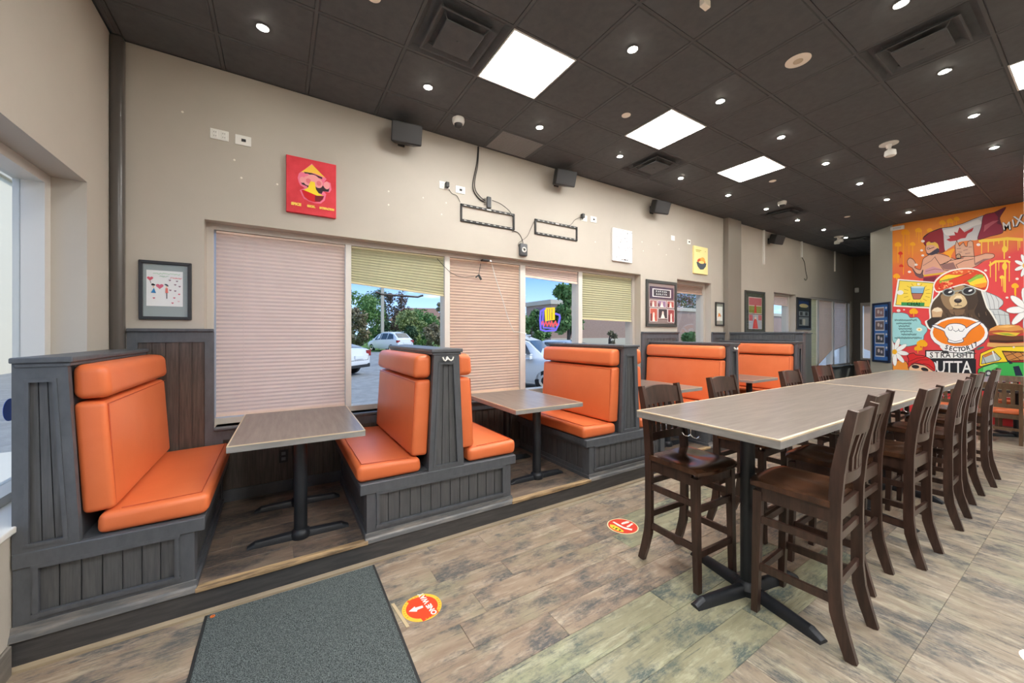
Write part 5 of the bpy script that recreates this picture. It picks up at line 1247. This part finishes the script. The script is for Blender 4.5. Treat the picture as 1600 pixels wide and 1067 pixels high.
mu.out('b', (130, 100, 80), (216, 180, 140), [(500, 345), (530, 315), (575, 302), (620, 318), (636, 350), (620, 420), (510, 425)], 5).poly('b', (240, 224, 196), [(505, 345), (535, 318), (575, 306), (615, 320), (630, 350), (560, 362)]).poly('b', (52, 44, 42), [(455, 460), (500, 430), (600, 430), (600, 470), (520, 520), (470, 540)])
# film style boxes
mu.poly('b', K, [(425, 815), (1015, 815), (1015, 925), (425, 925)]).poly('b', (238, 238, 236), [(440, 830), (1002, 830), (1002, 912), (440, 912)])
for i, c_ in enumerate('STRAIGHT'): mu.text('b', (44, 44, 48), c_, 500 + i * 66, 876, 92, 0, 1.2)
mu.poly('b', (34, 34, 42), [(425, 922), (1030, 922), (1030, 1330), (425, 1330)])
for i, c_ in enumerate('OUTTA'): mu.text('b', (238, 238, 238), c_, 505 + i * 104, 1025, 205, 0, 2, .82)
mu.poly('b', (238, 238, 236), [(440, 1130), (1010, 1130), (1010, 1300), (440, 1300)])
# logo disc
mu.ell('b', (70, 76, 100), 832, 615, 352, 205).ell('b', (246, 246, 246), 828, 613, 345, 199).ell('b', (244, 134, 32), 826, 604, 312, 166)
hand = [(505, 522), (545, 512), (600, 532), (655, 556), (676, 530), (715, 505), (760, 498), (800, 498), (850, 505), (900, 528), (914, 552), (980, 510), (1060, 476), (1092, 482), (1060, 515), (975, 570), (925, 625), (902, 660), (872, 676), (884, 700), (862, 722), (780, 734), (705, 722), (694, 700), (700, 680), (670, 640), (650, 592), (600, 566), (540, 545)]
mu.out('b', (70, 80, 110), (246, 246, 248), hand, 8)
for ln in ([(700, 545), (705, 575), (735, 582), (755, 560), (745, 530)], [(760, 575), (790, 595), (825, 575)], [(820, 560), (835, 590), (870, 590), (892, 560)], [(700, 690), (780, 715), (865, 695)]): mu.line('b', (90, 96, 120), ln, 6)
mu.poly('b', (246, 246, 246), [(600, 770), (680, 745), (760, 768), (850, 772), (950, 755), (1030, 715), (1075, 740), (1000, 800), (900, 840), (780, 850), (660, 830)])
for (c_, x, y, r_) in (('S', 680, 783, .30), ('E', 729, 797, .22), ('C', 780, 806, .10), ('T', 832, 808, 0), ('O', 880, 803, -.14), ('R', 935, 790, -.24), ('1', 985, 770, -.32), ('7', 1028, 748, -.42)): mu.text('b', (40, 40, 48), c_, x, y, 74, r_, 2.2)
mu.line('b', (60, 62, 66), [(700, 838), (830, 850), (1030, 855)], 9).ell('b', (60, 60, 64), 665, 838, 42, 18).line('b', (70, 90, 90), [(760, 890), (900, 845), (1040, 800)], 8).poly('b', (80, 120, 110), [(1030, 805), (1060, 780), (1120, 770), (1130, 785), (1060, 815)])
# girl with red turban
mu.out('b', K, (236, 150, 60), [(60, 960), (120, 930), (200, 950), (230, 1010), (240, 1300), (40, 1300), (40, 1000)], 6)
mu.out('b', K, (240, 196, 160), [(230, 1010), (300, 975), (440, 1000), (520, 1060), (520, 1300), (240, 1300)], 6)
mu.out('b', K, (214, 44, 44), [(222, 975), (230, 920), (212, 885), (240, 860), (290, 850), (320, 872), (400, 880), (480, 915), (530, 965), (545, 1060), (500, 1050), (420, 995), (320, 970), (255, 995), (225, 1030)], 7)
for ln in ([(235, 950), (330, 910), (420, 900)], [(260, 980), (370, 930), (470, 930)], [(400, 975), (470, 990), (530, 1040)]): mu.line('b', (130, 24, 30), ln, 7)
mu.ell('b', (40, 34, 38), 310, 1012, 46, 22, .1).ell('b', (40, 34, 38), 420, 1045, 46, 22, .3)
# daisies
def daisy(z, cx, cy, r, n_, ph, ls):
    for i in range(n_):
        a_ = ph + 2 * math.pi * i / n_; mx, my = cx + ls * .56 * math.cos(a_), cy + ls * .56 * math.sin(a_)
        mu.ell(z, (150, 150, 150), mx, my, ls * .48, ls * .17, a_, 14).ell(z, (248, 248, 248), mx, my, ls * .455, ls * .15, a_, 14)
    mu.ell(z, (246, 186, 40), cx, cy, r, r)
daisy('b', 62, 835, 30, 9, .15, 165)
daisy('b', 1650, 330, 45, 9, .3, 255); daisy('a', 1625, 800, 40, 8, .4, 140)
# burger
mu.poly('b', (226, 160, 84), [(1180, 600), (1200, 560), (1280, 522), (1420, 510), (1540, 522), (1592, 560), (1600, 600)]).poly('b', (244, 196, 120), [(1280, 540), (1400, 520), (1500, 530), (1400, 548)])
mu.poly('b', (190, 90, 60), [(1180, 590), (1300, 575), (1450, 590), (1590, 575), (1590, 620), (1180, 630)]).poly('b', (240, 200, 70), [(1220, 610), (1380, 600), (1560, 610), (1500, 650), (1340, 640)]).poly('b', (150, 180, 60), [(1300, 612), (1420, 615), (1500, 640), (1380, 635)])
mu.poly('b', (110, 66, 46), [(1180, 640), (1300, 630), (1450, 650), (1595, 640), (1600, 710), (1400, 725), (1190, 720)]).poly('b', (76, 44, 34), [(1190, 690), (1400, 700), (1595, 690), (1595, 716), (1390, 728), (1195, 722)])
mu.poly('b', (232, 176, 110), [(1170, 725), (1400, 735), (1600, 725), (1600, 790), (1300, 790), (1160, 770)])
# rickshaw
mu.out('b', K, (250, 220, 50), [(1070, 1000), (1085, 855), (1180, 812), (1290, 775), (1680, 768), (1680, 840), (1340, 825), (1410, 955), (1250, 965), (1090, 1010)], 7, True)
mu.out('b', K, (186, 196, 196), [(1095, 980), (1110, 880), (1240, 825), (1330, 915), (1300, 940), (1180, 965)], 7).poly('b', (206, 130, 70), [(1115, 880), (1235, 828), (1260, 850), (1130, 905)]).line('b', (236, 240, 240), [(1228, 830), (1262, 935)], 16).line('b', K, [(1110, 885), (1150, 980)], 6)
mu.out('b', K, (206, 138, 74), [(1345, 835), (1680, 845), (1680, 930), (1470, 940), (1420, 955)], 7)
for ln in ([(1440, 840), (1560, 935)], [(1560, 845), (1640, 930)], [(1370, 890), (1520, 840)], [(1420, 940), (1640, 860)]): mu.line('b', (90, 60, 40), ln, 7)
mu.out('b', K, (66, 184, 88), [(1060, 1040), (1120, 1010), (1250, 970), (1420, 955), (1480, 960), (1680, 960), (1680, 1150), (1300, 1150), (1090, 1120), (1050, 1080)], 7, True)
mu.poly('b', (36, 44, 70), [(1470, 1010), (1540, 1000), (1590, 1120), (1500, 1120)]).poly('b', (120, 214, 130), [(1120, 1020), (1250, 980), (1300, 1000), (1200, 1060), (1110, 1090)]).poly('b', (34, 40, 60), [(1400, 930), (1450, 950), (1470, 975), (1430, 980)]).ell('b', (60, 70, 80), 1180, 1090, 46, 40).ell('b', (200, 206, 206), 1180, 1090, 22, 20)
mu.poly('b', (176, 168, 180), [(1040, 1125), (1690, 1125), (1690, 1190), (1040, 1190)])
for i in range(9):
    for j in range(7): mu.poly('b', [(228, 60, 64), (244, 240, 238), (40, 36, 40)][(i + j * 2) % 3], [(1240 + i * 50, 1195 + j * 62), (1290 + i * 50, 1195 + j * 62), (1290 + i * 50, 1257 + j * 62), (1240 + i * 50, 1257 + j * 62)])
# lettering top right and white splats
for (c_, x, y, r_, s_) in (('M', 1395, 335, -.12, 130), ('I', 1475, 300, -.2, 120), ('X', 1545, 270, -.25, 170)): mu.text('a', K, c_, x + 6, y + 5, s_, r_, 6).text('a', (236, 230, 226), c_, x, y, s_, r_, 2)
for (z, x, y, r_) in (('a', 400, 510, 22), ('a', 385, 620, 18), ('a', 398, 680, 18), ('a', 1060, 552, 24), ('a', 318, 790, 20), ('a', 240, 875, 20), ('a', 1145, 858, 18), ('a', 1520, 958, 20), ('b', 110, 345, 24), ('b', 175, 335, 12), ('b', 1400, 190, 18), ('b', 1480, 780, 14), ('a', 1430, 700, 12)): mu.ell(z, (244, 232, 226), x, y, r_, r_ * .7)
for (z, x, y, r_) in (('b', 290, 350, 40), ('b', 390, 730, 50), ('b', 340, 790, 34)): mu.drip(z, (250, 178, 30), x, y, r_, [(x, y + r_ * 1.6, 8)])
tag(mu.mb.build('mural_painting', mu.mats), 'orange street mural of a turbaned bear with a hand logo, flag and rickshaw', 'mural')
# ================================================================== OUTSIDE
def gz(y): return -.20 + .0115 * max(0, y - 4.3)
def ext(u, t): return Vector((dv.x * t + rv.x * t * (u - CAM_CX) / CAM_F, dv.y * t + rv.y * t * (u - CAM_CX) / CAM_F, 0))
M_ASPH = mat('asphalt', (.20, .20, .20), .9, col2=(.29, .29, .285), nscale=3, bump=.3, bscale=60, rnd=False)
M_GRASS = mat('grass', (.10, .20, .035), .9, col2=(.20, .33, .07), nscale=2, rnd=False)
M_LEAF = [mat('leaf_green', (.085, .19, .045), .7, col2=(.19, .31, .09), nscale=1.2, rnd=False), mat('leaf_dark', (.04, .085, .035), .7, col2=(.085, .14, .055), nscale=1.2, rnd=False),
          mat('leaf_red_brown', (.10, .055, .04), .7, col2=(.15, .09, .06), nscale=1.2, rnd=False), mat('leaf_pale', (.20, .25, .08), .7, col2=(.30, .33, .12), nscale=1.2, rnd=False), mat('leaf_twig', (.22, .17, .10), .8, col2=(.30, .26, .14), nscale=1.2, rnd=False)]
M_BARK = mat('bark', (.09, .07, .055), .9)
q = MB(); ys = (W + .27, 20, 40, 120); xs = (-60, 140)
vs = [(x, y, gz(y)) for y in ys for x in xs]
q.add(vs, [(0, 1, 3, 2), (2, 3, 5, 4), (4, 5, 7, 6)]); q.add([(-60, -60, -.2), (XL - .3, -60, -.2), (XL - .3, W + .27, -.2), (-60, W + .27, -.2)], [(0, 1, 2, 3)])
lot = q.build('ground_car_park', M_ASPH); lot['kind'] = 'structure'; lot['label'] = 'grey asphalt car park outside the windows'
q = MB()
q.add([(-60, 33, gz(33) + .03), (27, 33, gz(33) + .03), (27, 80, gz(80) + .03), (-60, 80, gz(80) + .03)], [(0, 1, 2, 3)])
g_ = q.build('ground_grass_verge', M_GRASS); g_['kind'] = 'structure'; g_['label'] = 'strip of green grass beyond the parked cars'
q = MB().add([(19, 19, gz(19) + .05), (75, 19, gz(19) + .05), (75, 26.8, gz(26.8) + .05), (19, 26.8, gz(26.8) + .05)], [(0, 1, 2, 3)])
g_ = q.build('ground_lawn', M_GRASS); g_['kind'] = 'structure'; g_['label'] = 'patch of lawn before the brick building'
for i, (x, y) in enumerate(((2.4, 18), (5.6, 18), (8.8, 18), (12, 18), (10.6, 11.5), (13.8, 11.5))):
    L_ = 5; o = MB().add([(x - .06, y, gz(y) + .006), (x + .06, y, gz(y) + .006), (x + .06 + .6, y + L_, gz(y + L_) + .006), (x - .06 + .6, y + L_, gz(y + L_) + .006)], [(0, 1, 2, 3)]).build('parking_line', flat((226, 226, 222)))
    tag(o, '%s white painted parking line from the left outside' % ORD[i], 'road marking', 'white parking lines')
p_ = ext(602, 20); t = thing('wheel_stop', 'yellow painted wheel stop outside the olive blind window', 'wheel stop', (p_.x, p_.y, gz(p_.y)))
MB().rprism([(-.25, 0), (.25, 0), (.2, .28), (-.2, .28)], 'y', -.16, .16, .02).build('block', flat((236, 186, 40)), t); MB().rbox(-.2, .2, -.12, .12, .28, .55, .02).build('marker', flat((240, 196, 60)), t)
p_ = ext(597.5, 36); t = thing('lamp_post', 'pale lamp post standing outside the car park window', 'lamp post', (p_.x, p_.y, gz(p_.y)))
MB().box(-.13, .13, -.13, .13, 0, 7.5).build('pole', flat((186, 176, 160)), t); MB().box(-.3, .3, -.3, .3, 0, .25).build('base', flat((150, 150, 146)), t); MB().box(-.6, .6, -.2, .2, 7.5, 7.7).build('lamp_head', flat((120, 120, 120)), t)
# ---- cars
M_CARW = mat('car_paint_white', (.74, .75, .77), .22, coat=.6); M_CARS = mat('car_paint_silver', (.55, .57, .60), .25, coat=.6, metal=.2); M_CGL = mat('car_glass', (.02, .026, .03), .06, spec=.8)
M_TYRE = mat('tyre', (.012, .012, .013), .8); M_TAIL = mat('tail_lamp', (.30, .018, .02), .25); M_HEADL = mat('head_lamp', (.7, .72, .75), .1)
def car(loc, head, paint, label, suv):
    """x = forward; built from cross sections"""
    t = thing('car', label, 'car', loc, head, 'cars parked outside')
    hgt = 1.66 if suv else 1.47
    S = [(-2.20, .42, .62, .62, .62, .62), (-2.15, .32, 1.0, 1.04, .80, .70), (-1.95, .28, 1.06, 1.18 if suv else 1.10, .86, .70), (-1.45, .25, 1.04, hgt - .10 if suv else 1.22, .89, .66), (-.70, .25, 1.0, hgt, .90, .62), (.20, .25, .98, hgt, .90, .61),
         (.75, .25, .97, hgt - .16, .90, .63), (1.25, .25, .96, 1.06, .90, .70), (1.75, .27, .88, .94, .87, .72), (2.10, .32, .72, .78, .80, .66), (2.25, .40, .58, .60, .66, .56)]
    vs, fs = [], []
    for (x, zb, zl, zt_, w, wt) in S:
        half = [(w * .92, zb), (w, zb + .12), (w, (zb + zl) / 2 + .06), (w * .97, zl), (wt, zt_ - .03), (wt * .86, zt_), (0, zt_ + .012)]
        for (yy, zz) in half: vs.append((x, -yy, zz))
        for (yy, zz) in half[::-1][1:]: vs.append((x, yy, zz))
    N = 13
    for i in range(len(S) - 1):
        for k in range(N - 1): fs.append((i * N + k, i * N + k + 1, (i + 1) * N + k + 1, (i + 1) * N + k))
        fs.append((i * N + N - 1, i * N, (i + 1) * N, (i + 1) * N + N - 1))
    fs.append(tuple(range(N))); fs.append(tuple((len(S) - 1) * N + k for k in range(N)))
    smooth_angle(MB().add(vs, fs).build('body', paint, t), 35)
    def sec(x, f):     # point on greenhouse side at height fraction f
        for i in range(len(S) - 1):
            if S[i][0] <= x <= S[i + 1][0]:
                a_ = (x - S[i][0]) / (S[i + 1][0] - S[i][0]); q0 = [S[i][j] + (S[i + 1][j] - S[i][j]) * a_ for j in range(6)]
                y0, z0, y1, z1 = q0[4] * .97, q0[2], q0[5], q0[3] - .03
                return y0 + (y1 - y0) * f, z0 + (z1 - z0) * f
    for s in (-1, 1):
        for (xa, xb, xc, xd) in ((-1.62, -.78, -.82, -1.42), (-.72, .10, .06, -.70), (.16, .98, .66, .14)):
            pts = []
            for (x, f) in ((xa, .08), (xb, .08), (xc, .9), (xd, .9)):
                y_, z_ = sec(x, f); pts.append((x, s * (y_ + .008), z_))
            MB().add(pts, [(0, 1, 2, 3)]).build('side_window', M_CGL, t)
        MB().rbox(.78, .98, s * .92, s * 1.08, .98, 1.10, .03).build('mirror', paint, t)
        for x in (-1.35, 1.38):
            w_ = smooth_angle(MB().lathe([(.30, -.10), (.33, -.08), (.33, .08), (.30, .10), (.20, .10)], (x, s * .80, .33), 22, 'y').build('wheel', M_TYRE, t))
            MB().lathe([(.20, s * .085), (.19, s * .11), (.05, s * .09)], (x, s * .80, .33), 18, 'y').build('rim', M_CHROME, w_)
        MB().rbox(-2.17, -1.98, s * .55, s * .84, .78, .98, .02).build('tail_lamp', M_TAIL, t)
        MB().rbox(1.98, 2.16, s * .46, s * .78, .62, .74, .02).build('head_lamp', M_HEADL, t)
        MB().rbox(-1.2, .4, s * .56 - .02, s * .56 + .02, hgt, hgt + .05, .01).build('roof_rail', M_CHROME, t) if suv else None
    def glz(x0, f0, x1, f1, name):
        a_, b_ = sec(x0, f0), sec(x1, f1)
        wz = lambda x: [S[i][3] + (S[i + 1][3] - S[i][3]) * (x - S[i][0]) / (S[i + 1][0] - S[i][0]) for i in range(len(S) - 1) if S[i][0] <= x <= S[i + 1][0]][0] + .02
        MB().add([(x0, -.60, wz(x0)), (x0, .60, wz(x0)), (x1, .52, wz(x1)), (x1, -.52, wz(x1))], [(0, 1, 2, 3)]).build(name, M_CGL, t)
    MB().add([(1.20, -.60, 1.10), (1.20, .60, 1.10), (.76, .54, hgt - .135), (.76, -.54, hgt - .135)], [(0, 1, 2, 3)]).build('windscreen', M_CGL, t)
    MB().add([(.74, -.54, hgt - .135), (.74, .54, hgt - .135), (.32, .52, hgt + .004), (.32, -.52, hgt + .004)], [(0, 1, 2, 3)]).build('windscreen_top', M_CGL, t)
    zr0, zr1 = (1.20, hgt - .08) if suv else (1.13, 1.245)
    MB().add([(-1.96, -.58, zr0), (-1.96, .58, zr0), (-1.48, .54, zr1), (-1.48, -.54, zr1)], [(0, 1, 2, 3)]).build('rear_window', M_CGL, t)
    MB().rbox(-2.225, -2.19, -.26, .26, .66, .80, .005).build('number_plate', flat((220, 224, 226)), t)
    MB().rbox(-2.20, -1.9, -.78, .78, .30, .46, .03).build('rear_bumper', M_BLKP, t)
    return t
def put(u, t_): p_ = ext(u, t_); return (p_.x, p_.y, gz(p_.y))
car(put(487, 15.5), R(135), M_CARW, 'white car cut off by the pink blind, tail lamp showing', False)
car(put(609, 33), R(112), M_CARW, 'white estate car seen from behind on the car park', True)
car(put(803, 12.6), R(-55), M_CARW, 'white hatchback parked close to the neon window', True)
car(put(884, 15.6), R(-55), M_CARS, 'silver car parked behind the white hatchback', False)
# ---- trees and bushes
def tree(u, dist, ztop, zbot, rad, m, label, seed, dens=1.0, name='tree', trunk=True, leaf=.16):
    p_ = ext(u, dist); g0 = gz(p_.y); rnd = random.Random(seed)
    t = thing(name, label, 'tree' if name == 'tree' else 'bush', (p_.x, p_.y, g0), 0, 'trees and bushes outside')
    vs, fs = [], []; cl = []
    hc = (ztop + zbot) / 2 - g0; hr = (ztop - zbot) / 2
    for i in range(int(16 * dens) + 6):
        a_, e_ = rnd.uniform(0, 6.28), rnd.uniform(-1, 1); r_ = rnd.uniform(.25, .85) * math.sqrt(1 - e_ * e_ * .8)
        cl.append((rad * r_ * math.cos(a_), rad * r_ * math.sin(a_), hc + hr * e_ * .82, rnd.uniform(.26, .42)))
    for i in range(int(3400 * dens)):
        c = rnd.choice(cl); d_ = Vector((rnd.gauss(0, 1), rnd.gauss(0, 1), rnd.gauss(0, 1))).normalized() * rnd.random() ** .4
        o_ = Vector((c[0] + d_.x * rad * c[3], c[1] + d_.y * rad * c[3], c[2] + d_.z * min(rad, hr) * c[3]))
        if o_.z < .05: continue
        a_ = Vector((rnd.gauss(0, 1), rnd.gauss(0, 1), rnd.gauss(0, 1))).normalized(); b_ = a_.cross(Vector((rnd.gauss(0, 1), rnd.gauss(0, 1), rnd.gauss(0, 1)))).normalized()
        s_ = leaf * rnd.uniform(.6, 1.3); k = len(vs); vs += [o_ - a_ * s_, o_ + b_ * s_ * .5, o_ + a_ * s_, o_ - b_ * s_ * .5]; fs.append((k, k + 1, k + 2, k + 3))
    MB().add(vs, fs).build('foliage', m, t)
    if trunk:
        q_ = MB().tube([(0, 0, -.1), (rad * .03, 0, hc * .5), (0, rad * .03, hc + hr * .4)], [.14, .10, .04], 8)
        for c in cl[:7]: q_.tube([(0, 0, max(.4, c[2] - rad * .7)), (c[0] * .5, c[1] * .5, c[2] - rad * .2), (c[0], c[1], c[2])], [.05, .03, .015], 5)
        q_.build('trunk', M_BARK, t)
tree(566, 44, 6.6, .8, 2.6, M_LEAF[0], 'green tree at the left of the car park view', 1, 1.3)
tree(551, 37, 4.4, .3, 1.6, M_LEAF[4], 'pale twiggy shrub tree at the left of the car park view', 2, .9)
tree(588, 63, 9.2, .8, 2.6, M_LEAF[1], 'dark evergreen tree behind the lamp post', 3, 1.2)
tree(616, 55, 7.9, 1.0, 2.5, M_LEAF[2], 'red brown tree right of the lamp post', 4, 1.2)
tree(637, 41, 4.1, .3, 2.0, M_LEAF[3], 'pale green bush tree in the middle of the car park view', 5, 1.1)
tree(662, 46, 4.7, .3, 2.3, M_LEAF[0], 'bushy green tree before the house roof', 6, 1.2)
tree(688, 54, 6.6, .6, 1.1, M_LEAF[4], 'slender pale tree at the right of the car park view', 7, .35)
tree(679, 36, 2.6, .15, 1.3, M_LEAF[4], 'low brownish bush at the right of the car park view', 8, .8, 'bush', False)
tree(603, 38, 2.9, .2, 1.3, M_LEAF[1], 'low dark hedge bush behind the estate car', 9, .9, 'bush', False)
tree(642, 37.5, 2.4, .2, 1.0, M_LEAF[1], 'low dark hedge bush right of the estate car', 19, .9, 'bush', False)
tree(888, 22, 4.8, 1.6, 1.15, M_LEAF[0], 'young leafy tree behind the neon sign', 10, .9)
tree(830, 26, 3.2, .3, 1.2, M_LEAF[0], 'rounded green shrub left of the neon sign', 11, .8, 'bush', True)
tree(900, 56, 10.5, 4.0, 2.2, M_LEAF[1], 'dark tree top behind the young leafy tree', 12, .8)
tree(1078, 78, 14, 5, 7, M_LEAF[1], 'large dark tree above the brick building', 13, 2.2)
tree(1080, 30, 1.9, .2, .9, M_LEAF[0], 'small round shrub at the foot of the brick building', 14, .5, 'bush', False)
tree(952, 24, 1.8, .2, .5, M_LEAF[4], 'small bare sapling on the lawn', 15, .12)
t = thing('added_pale_building', 'pale building added outside to brighten the left window', 'building', (-9.2, 8, -.2))  # pale block added so the left pane looks bright
MB().box(-6, 0, -12, 45, 0, 8).build('wall', flat((226, 214, 190)), t); MB().box(-6.1, .15, -12.1, 45.1, 8, 8.4).build('parapet', flat((200, 190, 172)), t)
for i in range(4): MB().box(0, .03, -11 + i * 3.4, -9.4 + i * 3.4, 1.0, 2.8).build('window', M_CGL, t)
o = MB().box(-9.2, XL - .3, -12, 53, -.2, -.15).build('ground_added_slab', flat((206, 200, 188), .8)); o['kind'] = 'structure'; o['label'] = 'pale slab added outside to brighten the left window'  # light-coloured slab added to keep the left pane pale and bright
# ---- brick building and house roof
mbk = bpy.data.materials.new('pink_brick'); mbk.use_nodes = True
n, l = mbk.node_tree.nodes, mbk.node_tree.links; tc = n.new('ShaderNodeTexCoord'); mp = n.new('ShaderNodeMapping'); mp.inputs['Rotation'].default_value = (R(90), 0, 0)
bt = n.new('ShaderNodeTexBrick'); bt.inputs['Scale'].default_value = 4; bt.inputs['Color1'].default_value = (.38, .195, .145, 1); bt.inputs['Color2'].default_value = (.43, .235, .175, 1); bt.inputs['Mortar'].default_value = (.40, .30, .25, 1)
l.new(tc.outputs['Object'], mp.inputs[0]); l.new(mp.outputs[0], bt.inputs[0]); l.new(bt.outputs[0], n['Principled BSDF'].inputs['Base Color'])
t = thing('brick_building', 'long low pink brick building beyond the lawn', 'building', (21, 27, gz(27)))
MB().box(0, 52, 0, 4, -.3, 4.3).build('wall', mbk, t); MB().box(-.15, 52.1, -.15, 4.1, 4.3, 4.7).build('parapet', flat((206, 190, 172)), t)
MB().box(-.04, 12, -.05, 0, .0, 1.2).build('plinth', flat((206, 186, 170)), t); MB().box(27, 30, -.06, 0, .2, 2.5).build('service_door', flat((160, 146, 136)), t)
p_ = ext(655, 75); t = thing('house', 'distant house with a brown hipped roof above the bushes', 'house', (p_.x, p_.y, gz(p_.y)), R(-20))
MB().box(-5, 5, -4, 4, 0, 3.6).build('wall', flat((190, 170, 150)), t)
MB().add([(-5.5, -4.5, 3.6), (5.5, -4.5, 3.6), (5.5, 4.5, 3.6), (-5.5, 4.5, 3.6), (-3, 0, 6.3), (3, 0, 6.3)], [(0, 1, 5, 4), (1, 2, 5), (2, 3, 4, 5), (3, 0, 4), (3, 2, 1, 0)]).build('roof', flat((150, 112, 92)), t)
MB().box(-2, -.5, -4.05, -4, 1.0, 2.4).build('window', M_CGL, t)
